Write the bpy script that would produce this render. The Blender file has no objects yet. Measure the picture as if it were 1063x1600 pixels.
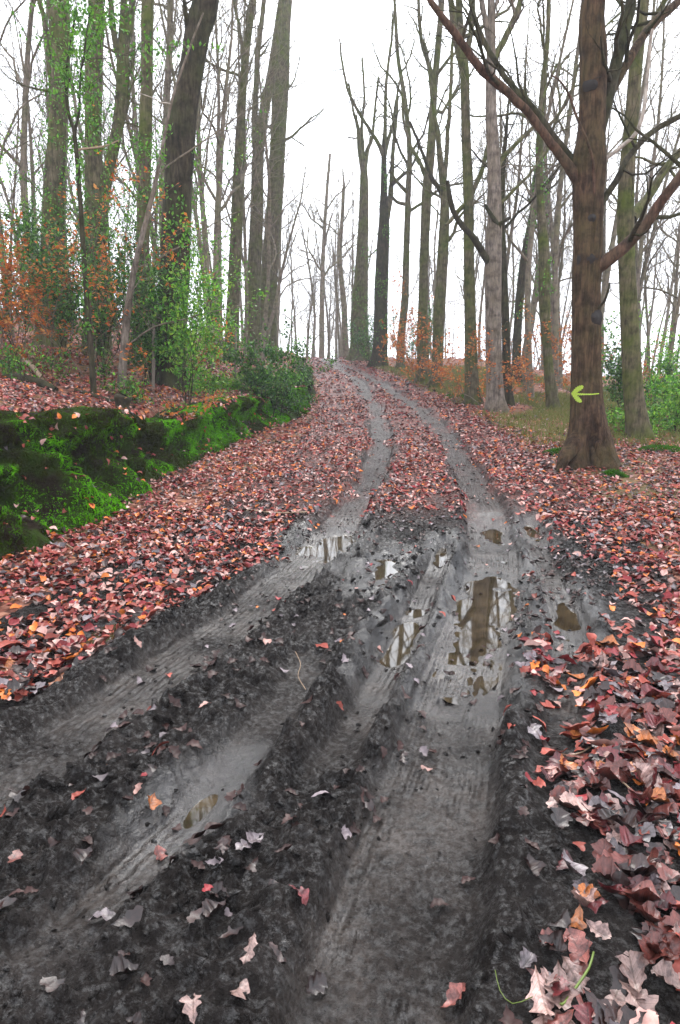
import bpy, math, random
import numpy as np
from mathutils import Vector
from mathutils.bvhtree import BVHTree

# ------------------------------------------------------------------ camera, sky, sun, exposure
scn = bpy.context.scene
COL = scn.collection
F_PX, HOR, CX, CY = 1100.0, 590.0, 531.5, 800.0
CAMZ = 1.6
PITCH = math.atan((CY - HOR) / F_PX)
cam_d = bpy.data.cameras.new('camera')
cam_d.sensor_fit = 'VERTICAL'; cam_d.sensor_height = 36.0; cam_d.sensor_width = 36.0
cam_d.lens = 36.0 * F_PX / 1600.0
cam_d.clip_start = 0.05; cam_d.clip_end = 1000
cam = bpy.data.objects.new('camera', cam_d); COL.objects.link(cam)
cam.location = (0, 0, CAMZ); cam.rotation_euler = (math.pi / 2 - PITCH, 0, 0)
scn.camera = cam

SUN_EL, SUN_ROT = math.radians(48), math.radians(10)
world = bpy.data.worlds.new('World'); scn.world = world; world.use_nodes = True
wn = world.node_tree; wn.nodes.clear()
sky = wn.nodes.new('ShaderNodeTexSky'); sky.sky_type = 'NISHITA'; sky.sun_disc = False
sky.sun_elevation = SUN_EL; sky.sun_rotation = SUN_ROT
sky.air_density = 1.0; sky.dust_density = 3.0; sky.ozone_density = 1.0
hs = wn.nodes.new('ShaderNodeHueSaturation'); hs.inputs['Saturation'].default_value = 0.12
mixw = wn.nodes.new('ShaderNodeMix'); mixw.data_type = 'RGBA'
mixw.inputs[0].default_value = 0.65
mixw.inputs[7].default_value = (11.3, 11.9, 13.0, 1)      # even cloud deck
bg = wn.nodes.new('ShaderNodeBackground'); bg.inputs[1].default_value = 0.10
wo = wn.nodes.new('ShaderNodeOutputWorld')
wn.links.new(sky.outputs[0], hs.inputs['Color']); wn.links.new(hs.outputs[0], mixw.inputs[6])
wn.links.new(mixw.outputs[2], bg.inputs[0]); wn.links.new(bg.outputs[0], wo.inputs[0])

sun_d = bpy.data.lights.new('sun', 'SUN'); sun_d.energy = 0.9; sun_d.angle = math.radians(25)
sun_d.color = (1.0, 0.96, 0.9)
sun = bpy.data.objects.new('sun', sun_d); COL.objects.link(sun)
sun.rotation_euler = (math.pi / 2 - SUN_EL, 0, math.pi - SUN_ROT)
sun.location = (0, 20, 30)
scn.view_settings.view_transform = 'Standard'; scn.view_settings.look = 'None'
scn.view_settings.gamma = 1.0; scn.view_settings.use_curve_mapping = False
scn.view_settings.exposure = 1.58

# ------------------------------------------------------------------ numeric helpers
rng = np.random.default_rng(11)
random.seed(5)
CAM = np.array([0, 0, CAMZ])
FWD = np.array([0, math.cos(PITCH), -math.sin(PITCH)])
UPV = np.array([0, math.sin(PITCH), math.cos(PITCH)])

def ray(px, py):
    return FWD + np.array([(px - CX) / F_PX, 0, 0]) + UPV * ((CY - py) / F_PX)
def at(px, py, Y):
    d = ray(px, py); return CAM + d * (Y / d[1])
def depth(p):
    return float(np.dot(np.asarray(p) - CAM, FWD))

def _hash(ix, iy, iz):
    h = (ix.astype(np.int64) * 374761393 + iy.astype(np.int64) * 668265263 + iz.astype(np.int64) * 2147483647) & 0xffffffff
    h = ((h ^ (h >> 13)) * 1274126177) & 0xffffffff
    return ((h ^ (h >> 16)) & 0xffff) / 65535.0
def vnoise(x, y, z=None):
    x = np.asarray(x, float); y = np.asarray(y, float)
    z = np.zeros_like(x) if z is None else np.asarray(z, float)
    ix, iy, iz = np.floor(x), np.floor(y), np.floor(z)
    fx, fy, fz = x - ix, y - iy, z - iz
    fx = fx * fx * (3 - 2 * fx); fy = fy * fy * (3 - 2 * fy); fz = fz * fz * (3 - 2 * fz)
    r = 0
    for a in (0, 1):
        for b in (0, 1):
            for c in (0, 1):
                w = (fx if a else 1 - fx) * (fy if b else 1 - fy) * (fz if c else 1 - fz)
                r = r + w * _hash(ix + a, iy + b, iz + c)
    return r * 2 - 1
def vnoise2(x, y):
    ix, iy = np.floor(x), np.floor(y)
    fx, fy = x - ix, y - iy
    fx = fx * fx * (3 - 2 * fx); fy = fy * fy * (3 - 2 * fy)
    z = np.zeros_like(ix)
    return ((1 - fx) * (1 - fy) * _hash(ix, iy, z) + fx * (1 - fy) * _hash(ix + 1, iy, z)
            + (1 - fx) * fy * _hash(ix, iy + 1, z) + fx * fy * _hash(ix + 1, iy + 1, z)) * 2 - 1
def fbm2(x, y, o=3):
    s = 0; a = 1.0; t = 0
    for k in range(o):
        s = s + a * vnoise2(x * 2 ** k + 17.3 * k, y * 2 ** k - 9.1 * k); t += a; a *= 0.5
    return s / t
def sstep(a, b, x):
    t = np.clip((x - a) / (b - a), 0, 1); return t * t * (3 - 2 * t)
def smooth_table(xs, ys, lo, hi, win):
    g = np.linspace(lo, hi, 3000); v = np.interp(g, xs, ys)
    k = max(3, int(win / (hi - lo) * 3000)); k += 1 - k % 2
    ker = np.hanning(k + 2)[1:-1]; ker /= ker.sum()
    v = np.convolve(np.pad(v, k // 2, mode='edge'), ker, mode='valid')
    return lambda x: np.interp(x, g, v)

# ------------------------------------------------------------------ lie of the land
Zc = smooth_table([-20, 4, 8, 12, 17, 25, 34, 42, 47, 60, 90, 140, 200],
                  [0, 0, 0.05, 0.28, 0.62, 1.05, 1.9, 2.72, 2.85, 2.1, -1.5, -8, -14], -20, 200, 5)
def hit0(px, py, off=0.0):
    d = ray(px, py)
    for t in np.arange(1, 70, 0.03):
        p = CAM + d * t
        if p[2] < Zc(p[1]) + off: return p
    return CAM + d * 60
def path(pix, win=0.8, ext=None):
    P = np.array([hit0(*q)[:2] for q in pix])
    P = P[np.argsort(P[:, 1])]
    return smooth_table(P[:, 1], P[:, 0], -10, 120, win), P
toe_f, _ = path([(-420, 1060), (-200, 950), (0, 862), (90, 830), (180, 790), (250, 745), (330, 705), (410, 672), (470, 648), (490, 615), (487, 590), (474, 572)], 1.5)
HB = smooth_table([0, 6.5, 9, 12, 17, 25, 34, 45], [1.12, 1.06, 0.86, 0.68, 0.62, 0.42, 0.25, 0.12], 0, 130, 2)
RA, _ = path([(-120, 1290), (-60, 1245), (60, 1180), (180, 1105), (300, 1020), (400, 945), (490, 860), (545, 800), (585, 735), (597, 680), (588, 635), (562, 597), (528, 573), (506, 564)], 0.9)
RB, _ = path([(560, 1650), (620, 1450), (660, 1280), (700, 1130), (735, 1000), (762, 920), (772, 865), (760, 800), (735, 740), (700, 685), (650, 634), (602, 602), (556, 579), (522, 566)], 0.9)
RC, _ = path([(60, 1520), (180, 1400), (290, 1285), (370, 1180), (440, 1090), (500, 1010)], 0.5)
RD, _ = path([(500, 1210), (560, 1110), (610, 1030), (650, 950), (685, 880), (700, 820)], 0.4)
RE, _ = path([(850, 1260), (868, 1170), (890, 1050), (882, 960), (852, 880), (825, 820), (785, 755)], 0.5)
def cosang(f, y):
    s = (f(y + 0.05) - f(y - 0.05)) / 0.1; return 1 / np.sqrt(1 + s * s)
#        path half-width depth y0 y1 grooves
RUTS = [(RA, 0.20, 0.060, 0.5, 60, 1.0), (RB, 0.21, 0.075, 0.5, 60, 1.0), (RC, 0.09, 0.035, 1.7, 4.2, 0.3),
        (RD, 0.085, 0.075, 2.7, 6.6, 0.2), (RE, 0.09, 0.040, 2.6, 8.2, 0.2)]
# puddles: pixel, half-length (along), half-width, depth of hollow, rut
PUD = [((512, 850), 0.62, 0.25, 0.06, RA), ((758, 940), 1.3, 0.24, 0.045, RB),
       ((632, 985), 0.62, 0.095, 0.06, RD), ((600, 893), 0.42, 0.12, 0.05, None), ((772, 828), 0.5, 0.14, 0.045, RB),
       ((690, 868), 0.30, 0.06, 0.045, RD), ((316, 1262), 0.14, 0.05, 0.035, RC), ((140, 1012), 0.30, 0.11, 0.045, None),
       ((832, 828), 0.35, 0.07, 0.045, RE), ((885, 965), 0.4, 0.07, 0.045, RE)]
pud = []
for (q, a, b, dp, f) in PUD:
    p = hit0(*q, -0.03)
    x, y = p[0], p[1]
    g = f if f is not None else RA
    sl = float(g(y + 0.2) - g(y - 0.2)) / 0.4
    n = math.hypot(1, sl)
    pud.append((x, y, sl / n, 1 / n, a, b, dp))

def base_H(x, y):
    z = Zc(y)
    d = toe_f(y) - x
    z = z + np.where(d > 0, HB(y) * sstep(0.40, 0.95, d) + 0.24 * 14 * (1 - np.exp(-np.maximum(0, d - 0.6) / 14)), 0)
    e = x - 4.6 - 0.04 * y
    z = z - 1.1 * sstep(0, 9, e)
    z = z + 0.16 * fbm2(x * 0.22 + 3, y * 0.22, 2) * sstep(2.5, 6, np.abs(x - 0.5 * (RA(y) + RB(y)))) * sstep(0.9, 2.2, np.abs(d - 0.3))
    return z
def rut_parts(x, y):
    """height change, smoothness (inside a rut) and signed closest offsets"""
    dz = np.zeros_like(x); inside = np.zeros_like(x); near = np.full_like(x, 9.0)
    gro = np.zeros_like(x)
    wob = 0.05 * fbm2(x * 2.1, y * 2.1, 2)
    for f, w, dp, y0, y1, g in RUTS:
        c = (x - f(y)) * cosang(f, y) + wob * 0.6
        ac = np.abs(c)
        win = sstep(y0 - 0.3, y0 + 0.4, y) * (1 - sstep(y1 - 0.8, y1, y))
        far = 1 - 0.55 * sstep(8, 20, y)
        k = (1 - sstep(w - 0.02, w + 0.07, ac)) * win
        dz = dz - dp * far * k
        dz = dz + 0.04 * far * win * np.exp(-((ac - w - 0.12) / 0.07) ** 2) * (0.6 + 0.9 * vnoise2(x * 5, y * 5))
        inside = np.maximum(inside, k)
        gro = gro + g * k * np.cos(c * 2 * math.pi / 0.05 + 1.2 * vnoise2(x * 1.2, y * 1.2)) * (0.45 + 0.55 * vnoise2(x * 2.3 + 9, y * 0.9))
        near = np.minimum(near, ac - w)
    return dz, inside, gro, near
def mud_mask(x, y):
    """1 on churned mud, 0 on leaf-covered ground"""
    a = (x - RA(y)) * cosang(RA, y); b = (x - RB(y)) * cosang(RB, y)
    n = fbm2(x * 1.6 + 5, y * 1.6, 3) * 0.22
    nearf = 1 - sstep(6.2, 9.5, y)
    left = sstep(-0.52, -0.30, a + n * 1.2)
    right = 1 - sstep(0.24, 0.52, b + n * 1.5)
    rr = np.where(y > 3.6, sstep(3.6, 4.6, y) * 0.55 * nearf, 0)
    right2 = (1 - sstep(0.8, 1.25, b + n * 1.5)) * rr
    mid = left * np.maximum(right, right2) * nearf
    n2 = fbm2(x * 3.1 + 15, y * 1.1, 3) * 0.26
    ra = 1 - sstep(0.10, 0.36, np.abs(a + n * 0.6) + n2); rb = 1 - sstep(0.10, 0.36, np.abs(b + n * 0.6) + n2)
    farm = np.maximum(ra, rb) * (0.92 - 0.2 * sstep(24, 40, y))
    return np.clip(np.maximum(mid, farm), 0, 1)
PZ = {}
def H(x, y, detail=True, pudding=True):
    hol = []
    x = np.asarray(x, float); y = np.asarray(y, float)
    sh = x.shape; x = x.ravel(); y = y.ravel()
    z = base_H(x, y)
    z = z + 0.03 * fbm2(x * 1.1, y * 1.1, 2)
    m = (np.abs(x) < 6) & (y < 60) & (y > 0)
    if m.any():
        xx, yy = x[m], y[m]
        dz, ins, gro, near = rut_parts(xx, yy)
        mm = mud_mask(xx, yy)
        if detail:
            lump = (0.5 - np.abs(fbm2(xx * 7, yy * 7, 3))) * 0.075 + np.maximum(0, fbm2(xx * 17 + 5, yy * 17, 2)) * 0.065 + fbm2(xx * 38, yy * 38, 2) * 0.013 + fbm2(xx * 2.6, yy * 2.6, 2) * 0.03
            sm = np.clip(1 - ins * 1.0, 0.13, 1)
            smooth_patch = sstep(0.05, 0.4, fbm2(xx * 0.9 + 40, yy * 0.9, 2)) * (1 - sstep(2.0, 4.0, yy)) * 0.7
            dz = dz + mm * lump * sm * (1 - smooth_patch)
            dz = dz + gro * 0.008 * (1 - sstep(9, 14, yy)) + ins * 0.006 * fbm2(xx * 30, yy * 30, 2)
        for (cx, cy, ux, uy, a, b, dp) in pud:
            u = ((xx - cx) * ux + (yy - cy) * uy) / a; v = ((xx - cx) * uy - (yy - cy) * ux) / b
            r = np.sqrt(u * u + v * v) + 0.7 * fbm2(xx * 5.5, yy * 5.5, 3)
            hol.append((1 - sstep(1.0, 1.9, r), dp * (1 - sstep(0.5, 1.0, r)), (cx, cy)))
        zz = z[m] + dz
        if pudding:
            for k, (bl, dep, c) in enumerate(hol):
                if k not in PZ: PZ[k] = float(H(np.array([c[0]]), np.array([c[1]]), False, False)[0]) - 0.004
                zz = zz * (1 - bl) + bl * (PZ[k] + (zz - PZ[k]) * 0.25) - dep
        z[m] = zz
    return z.reshape(sh)
def Hs(x, y, detail=True): return float(H(np.array([x]), np.array([y]), detail)[0])
def hit(px, py, maxd=75):
    d = ray(px, py)
    t = np.arange(1.0, maxd, 0.05); P = CAM + d[None] * t[:, None]
    h = base_H(P[:, 0], P[:, 1]); k = np.argmax(P[:, 2] < h)
    return P[k] if (P[:, 2] < h).any() else P[-1]

# ------------------------------------------------------------------ mesh helpers
def mesh_np(name, V, faces, mat=None, smooth=True, col=None):
    """faces: (n,3) or (n,4) array, or a list of such arrays"""
    me = bpy.data.meshes.new(name)
    fl = faces if isinstance(faces, list) else [faces]
    fl = [np.asarray(f) for f in fl if len(f)]
    V = np.asarray(V, np.float32)
    me.vertices.add(len(V)); me.vertices.foreach_set('co', V.ravel())
    loops = np.concatenate([f.ravel() for f in fl]).astype(np.int32)
    tot = np.concatenate([np.full(len(f), f.shape[1]) for f in fl]).astype(np.int32)
    st = np.concatenate([[0], np.cumsum(tot)[:-1]]).astype(np.int32)
    me.loops.add(len(loops)); me.loops.foreach_set('vertex_index', loops)
    me.polygons.add(len(tot)); me.polygons.foreach_set('loop_start', st); me.polygons.foreach_set('loop_total', tot)
    if smooth: me.polygons.foreach_set('use_smooth', np.ones(len(tot), bool))
    me.update(calc_edges=True)
    if col is not None:
        a = me.color_attributes.new('Col', 'FLOAT_COLOR', 'POINT')
        c = np.ones((len(V), 4), np.float32); c[:, :np.shape(col)[1]] = col; a.data.foreach_set('color', c.ravel())
    if mat: me.materials.append(mat)
    return me
def obj(name, me, parent=None, loc=(0, 0, 0), **props):
    o = bpy.data.objects.new(name, me); COL.objects.link(o); o.location = loc
    if parent is not None: o.parent = parent
    for k, v in props.items(): o[k] = v
    return o
def thing(name, loc, label, category, group=None):
    o = bpy.data.objects.new(name, None); COL.objects.link(o); o.location = loc
    o.empty_display_size = 0.2
    o['label'] = label; o['category'] = category
    if group: o['group'] = group
    return o

class Tubes:
    def __init__(s): s.V = []; s.Q = []; s.n = 0
    def add(s, P, R, sides=6, mod=None, cap=True):
        P = np.asarray(P, float); R = np.asarray(R, float); n = len(P)
        T = np.gradient(P, axis=0); T /= np.linalg.norm(T, axis=1, keepdims=True) + 1e-9
        m = T.mean(0); ref = np.array([1.0, 0, 0]) if abs(m[0]) < 0.7 * np.linalg.norm(m) else np.array([0, 1.0, 0])
        A = np.cross(T, ref); A /= np.linalg.norm(A, axis=1, keepdims=True) + 1e-9
        B = np.cross(A, T)
        th = np.arange(sides) * 2 * math.pi / sides
        RR = R[:, None] * np.ones(sides)[None]
        if mod is not None: RR = RR * mod(P, th)
        V = P[:, None] + RR[..., None] * (np.cos(th)[None, :, None] * A[:, None] + np.sin(th)[None, :, None] * B[:, None])
        i = np.arange(n - 1)[:, None] * sides; j = np.arange(sides)[None]; j2 = (j + 1) % sides
        Q = np.stack([i + j, i + sides + j, i + sides + j2, i + j2], -1).reshape(-1, 4) + s.n
        s.V.append(V.reshape(-1, 3)); s.Q.append(Q); s.n += n * sides
    def mesh(s, name, mat, base=(0, 0, 0)):
        return mesh_np(name, np.concatenate(s.V) - np.asarray(base), np.concatenate(s.Q), mat)
def spline(P, step):
    """Catmull-Rom through points (any columns; first three are xyz)"""
    P = np.asarray(P, float)
    if len(P) == 2: P = np.array([P[0], (P[0] + P[1]) / 2, P[1]])
    Q = np.vstack([2 * P[0] - P[1], P, 2 * P[-1] - P[-2]]); out = []
    for i in range(1, len(Q) - 2):
        L = np.linalg.norm(Q[i + 1][:3] - Q[i][:3]); k = max(2, int(L / step))
        t = np.linspace(0, 1, k, endpoint=False)[:, None]
        a, b, c, d = Q[i - 1], Q[i], Q[i + 1], Q[i + 2]
        out.append(0.5 * (2 * b + (c - a) * t + (2 * a - 5 * b + 4 * c - d) * t ** 2 + (3 * b - a - 3 * c + d) * t ** 3))
    out.append(P[-1:]); return np.vstack(out)
def unit(v): v = np.asarray(v, float); return v / (np.linalg.norm(v) + 1e-9)
def grow(r, out, p, d, rad, L, lev, up=0.25, wander=0.22, kids=1.0, minr=0.003):
    n = max(4, min(12, int(L / 0.28))); st = L / n
    P = [np.array(p, float)]; D = unit(d); Ds = [D]
    for k in range(n):
        D = unit(D + r.normal(0, wander, 3) + np.array([0, 0, up]) * 0.35)
        P.append(P[-1] + D * st); Ds.append(D)
    P = np.array(P); R = np.maximum(minr, rad * (1 - 0.85 * np.linspace(0, 1, n + 1)))
    out.append((P, R, lev))
    if lev > 0:
        nk = int((2 + L * 1.5) * kids + r.random())
        for q in range(nk):
            t = 0.2 + 0.78 * (q + r.random()) / nk; i = min(n, int(t * n))
            ax = unit(np.cross(Ds[i], r.normal(0, 1, 3))); a = r.uniform(0.5, 1.0)
            dd = Ds[i] * math.cos(a) + ax * math.sin(a)
            grow(r, out, P[i], dd, R[i] * 0.6, L * r.uniform(0.3, 0.55), lev - 1, up, wander, kids, minr)
def add_branches(tb, out):
    for P, R, lev in out:
        tb.add(P, R, 7 if R[0] > 0.05 else 5 if R[0] > 0.018 else 3)

def leaf_template(nu, width=0.36, lobes=4.5, amp=0.30, cup=0.25, bend=0.2, skew=0.0, twist=0.0, phase=0.0):
    u = np.linspace(0, 1, nu + 1)
    body = width * np.sin(math.pi * u ** 1.25) ** 0.75 * (0.75 + 0.35 * u)
    V = []
    for s in (-1, 0, 1):
        ph = math.pi + s * phase
        w = body * (1 + amp * np.cos(2 * math.pi * (lobes + 0.25 * s * phase) * u + ph) + 0.5 * amp * phase * np.sin(2 * math.pi * 2.3 * lobes * u + s))
        w[0] = 0.012; w[-1] = 0.05
        V.append(np.stack([s * w + skew * np.sin(u * 3), u - 0.5 + 0.05 * np.abs(s), cup * (s * body) ** 2 * 3 + bend * (u - 0.5) ** 2 + s * twist * (u - .5) * body + (0.02 * np.sin(u * 9 + s * 2 + lobes) if s else 0 * u)], -1))
    V = np.concatenate(V); m = nu + 1; Fq = []
    for s in (0, 1):
        for k in range(nu): Fq.append([s * m + k, (s + 1) * m + k, (s + 1) * m + k + 1, s * m + k + 1])
    return V, np.array(Fq)
HOLLY = (np.array([[0, -.5, 0], [.28, -.05, .08], [0, 0, -.03], [-.28, -.05, .08], [0, .5, .02]]), np.array([[0, 1, 2], [0, 2, 3], [1, 4, 2], [2, 4, 3]]))
def rots(r, n, tilt, N=None):
    """random matrices: spin about the normal, then tilt; columns x,y,z"""
    a = r.uniform(0, 2 * math.pi, n)
    if N is None: N = np.tile([0, 0, 1.0], (n, 1))
    Z = N + r.normal(0, tilt, (n, 3)); Z /= np.linalg.norm(Z, axis=1, keepdims=True)
    X = np.stack([np.cos(a), np.sin(a), r.normal(0, .2, n)], -1)
    X -= (X * Z).sum(1, keepdims=True) * Z; X /= np.linalg.norm(X, axis=1, keepdims=True) + 1e-9
    return np.stack([X, np.cross(Z, X), Z], -1)
def leaf_mass(tmpl, P, M, S, C):
    V, Fc = tmpl; k = len(V); n = len(P)
    VV = np.einsum('nij,kj->nki', M, V) * S[:, None, None] + P[:, None]
    FF = Fc[None] + (np.arange(n) * k)[:, None, None]
    return VV.reshape(-1, 3), FF.reshape(-1, Fc.shape[1]), np.repeat(C, k, 0)

# ------------------------------------------------------------------ materials
def nmat(name):
    m = bpy.data.materials.new(name); m.use_nodes = True
    nt = m.node_tree; b = nt.nodes['Principled BSDF']; return m, nt, b
def N(nt, kind, **kw):
    n = nt.nodes.new('ShaderNode' + kind)
    for k, v in kw.items():
        if k in n.inputs: n.inputs[k].default_value = v
        else: setattr(n, k, v)
    return n
def ramp(nt, src, stops):
    r = N(nt, 'ValToRGB'); e = r.color_ramp.elements
    while len(e) < len(stops): e.new(0.5)
    for x, (p, c) in zip(e, stops): x.position = p; x.color = (*c, 1) if len(c) == 3 else c
    nt.links.new(src, r.inputs[0]); return r.outputs[0]
def mixc(nt, fac, a, b, mode='MIX'):
    m = N(nt, 'Mix', data_type='RGBA', blend_type=mode)
    for i, v in ((0, fac), (6, a), (7, b)):
        if isinstance(v, bpy.types.NodeSocket): nt.links.new(v, m.inputs[i])
        else: m.inputs[i].default_value = v if i == 0 else (*v, 1)
    return m.outputs[2]
def bump(nt, b, h, strength, dist, prev=None):
    n = N(nt, 'Bump'); n.inputs['Strength'].default_value = strength; n.inputs['Distance'].default_value = dist
    nt.links.new(h, n.inputs['Height'])
    if prev: nt.links.new(prev, n.inputs['Normal'])
    nt.links.new(n.outputs[0], b.inputs['Normal']); return n.outputs[0]
def coords(nt, scale=(1, 1, 1)):
    tc = N(nt, 'TexCoord'); mp = N(nt, 'Mapping'); mp.inputs['Scale'].default_value = scale
    nt.links.new(tc.outputs['Object'], mp.inputs[0]); return mp.outputs[0]
def noise(nt, vec, scale, detail=5, rough=0.6, out=0):
    n = N(nt, 'TexNoise'); n.inputs['Scale'].default_value = scale; n.inputs['Detail'].default_value = detail
    n.inputs['Roughness'].default_value = rough; nt.links.new(vec, n.inputs['Vector']); return n.outputs[out]

def bark(name, dark, light, algae, amount, streak=1.6, bumpd=0.02):
    m, nt, b = nmat(name)
    v = coords(nt, (1, 1, 0.16)); v2 = coords(nt)
    n1 = noise(nt, v, 22, 6, 0.7); n2 = noise(nt, v2, 1.7, 4)
    c = ramp(nt, n1, [(0.34, dark), (0.68, light)])
    f = ramp(nt, n2, [(0.40, (0, 0, 0)), (0.66, (amount,) * 3)])
    c = mixc(nt, f, c, algae)
    n3 = noise(nt, v2, 6, 5); dk = ramp(nt, n3, [(0.36, (0.3, 0.3, 0.3)), (0.55, (1.05, 1.05, 1.05))])
    c = mixc(nt, 0.7, c, dk, 'MULTIPLY')
    nt.links.new(c, b.inputs['Base Color']); b.inputs['Roughness'].default_value = 0.75
    b.inputs['Specular IOR Level'].default_value = 0.06
    bump(nt, b, n1, 1.0, bumpd * 1.5); return m
M_OAK = bark('oak_bark', (0.014, 0.008, 0.005), (0.125, 0.074, 0.046), (0.07, 0.06, 0.022), 0.5, bumpd=0.03)
M_BEECH = bark('beech_bark', (0.036, 0.029, 0.017), (0.16, 0.13, 0.083), (0.065, 0.085, 0.012), 0.85, bumpd=0.008)
M_PALE = bark('pale_bark', (0.07, 0.055, 0.045), (0.27, 0.22, 0.185), (0.13, 0.10, 0.06), 0.5, bumpd=0.008)
M_DARK = bark('dark_bark', (0.012, 0.010, 0.007), (0.075, 0.058, 0.038), (0.04, 0.048, 0.014), 0.6, bumpd=0.015)
M_FAR = bark('far_bark', (0.11, 0.085, 0.065), (0.23, 0.185, 0.145), (0.13, 0.14, 0.06), 0.5, bumpd=0.01)  # distance haze partly put into the colour by paling the bark
M_RED = bark('stripped_bark', (0.03, 0.016, 0.011), (0.15, 0.080, 0.056), (0.07, 0.06, 0.035), 0.5, bumpd=0.01)
M_WHITE = bark('bleached_wood', (0.28, 0.23, 0.19), (0.52, 0.46, 0.40), (0.3, 0.27, 0.2), 0.3, bumpd=0.006)

def leafmat(name, rough=0.45, spec=0.5, trans=0.0, attr=True, color=(0.2, 0.1, 0.05), var=0.25):
    m, nt, b = nmat(name)
    if attr:
        a = N(nt, 'VertexColor', layer_name='Col'); c = a.outputs[0]
    else:
        oi = N(nt, 'ObjectInfo'); h = N(nt, 'HueSaturation'); h.inputs['Color'].default_value = (*color, 1)
        mr = N(nt, 'MapRange'); mr.inputs[3].default_value = 1 - var * 1.6; mr.inputs[4].default_value = 1 + var * 1.6
        nt.links.new(oi.outputs['Random'], mr.inputs[0]); nt.links.new(mr.outputs[0], h.inputs['Value']); c = h.outputs[0]
    v = coords(nt); n = noise(nt, v, 38 if attr else 14, 4)
    if not attr:
        sx = N(nt, 'SeparateXYZ'); nt.links.new(v, sx.inputs[0])
        ab = N(nt, 'Math', operation='ABSOLUTE'); nt.links.new(sx.outputs[0], ab.inputs[0])
        ma = N(nt, 'Math', operation='MULTIPLY_ADD'); nt.links.new(ab.outputs[0], ma.inputs[0]); ma.inputs[1].default_value = -.9; nt.links.new(sx.outputs[1], ma.inputs[2])
        mm_ = N(nt, 'Math', operation='MULTIPLY'); nt.links.new(ma.outputs[0], mm_.inputs[0]); mm_.inputs[1].default_value = 46
        si = N(nt, 'Math', operation='SINE'); nt.links.new(mm_.outputs[0], si.inputs[0])
        ve = ramp(nt, si.outputs[0], [(0.80, (1, 1, 1)), (0.97, (0.72, 0.68, 0.64))]); mr2 = ramp(nt, ab.outputs[0], [(0.012, (0.6, 0.55, 0.5)), (0.025, (1, 1, 1))])
        c = mixc(nt, 1.0, mixc(nt, 1.0, c, ve, 'MULTIPLY'), mr2, 'MULTIPLY')
        vo_ = N(nt, 'VectorMath', operation='ADD'); nt.links.new(v, vo_.inputs[0]); cb = N(nt, 'CombineXYZ'); m20 = N(nt, 'Math', operation='MULTIPLY'); m20.inputs[1].default_value = 40; nt.links.new(oi.outputs['Random'], m20.inputs[0]); nt.links.new(m20.outputs[0], cb.inputs[0]); nt.links.new(cb.outputs[0], vo_.inputs[1])
        bl = ramp(nt, noise(nt, vo_.outputs[0], 2.6, 5, .65), [(0.38, (0.25, 0.22, 0.23)), (0.56, (1, 1, 1))])
        c = mixc(nt, 0.85, c, bl, 'MULTIPLY')
    c = mixc(nt, 0.55, c, ramp(nt, n, [(0.35, (0.55, 0.52, 0.5)), (0.65, (1.15, 1.12, 1.1))]), 'MULTIPLY')
    nt.links.new(c, b.inputs['Base Color']); b.inputs['Roughness'].default_value = rough
    b.inputs['Specular IOR Level'].default_value = spec
    if trans:
        t = N(nt, 'BsdfTranslucent'); nt.links.new(c, t.inputs[0]); ms = N(nt, 'MixShader'); ms.inputs[0].default_value = trans
        nt.links.new(b.outputs[0], ms.inputs[1]); nt.links.new(t.outputs[0], ms.inputs[2])
        nt.links.new(ms.outputs[0], nt.nodes['Material Output'].inputs[0])
    bump(nt, b, n, 0.4, 0.004)
    return m
M_LITTER = leafmat('leaf_litter', 0.42, 0.20)
M_FOL = leafmat('foliage', 0.38, 0.22, 0.35)
M_COP = leafmat('copper_foliage', 0.55, 0.1, 0.45)
M_MOSS = leafmat('moss_fibre', 0.8, 0.03, 0.3)

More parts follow.
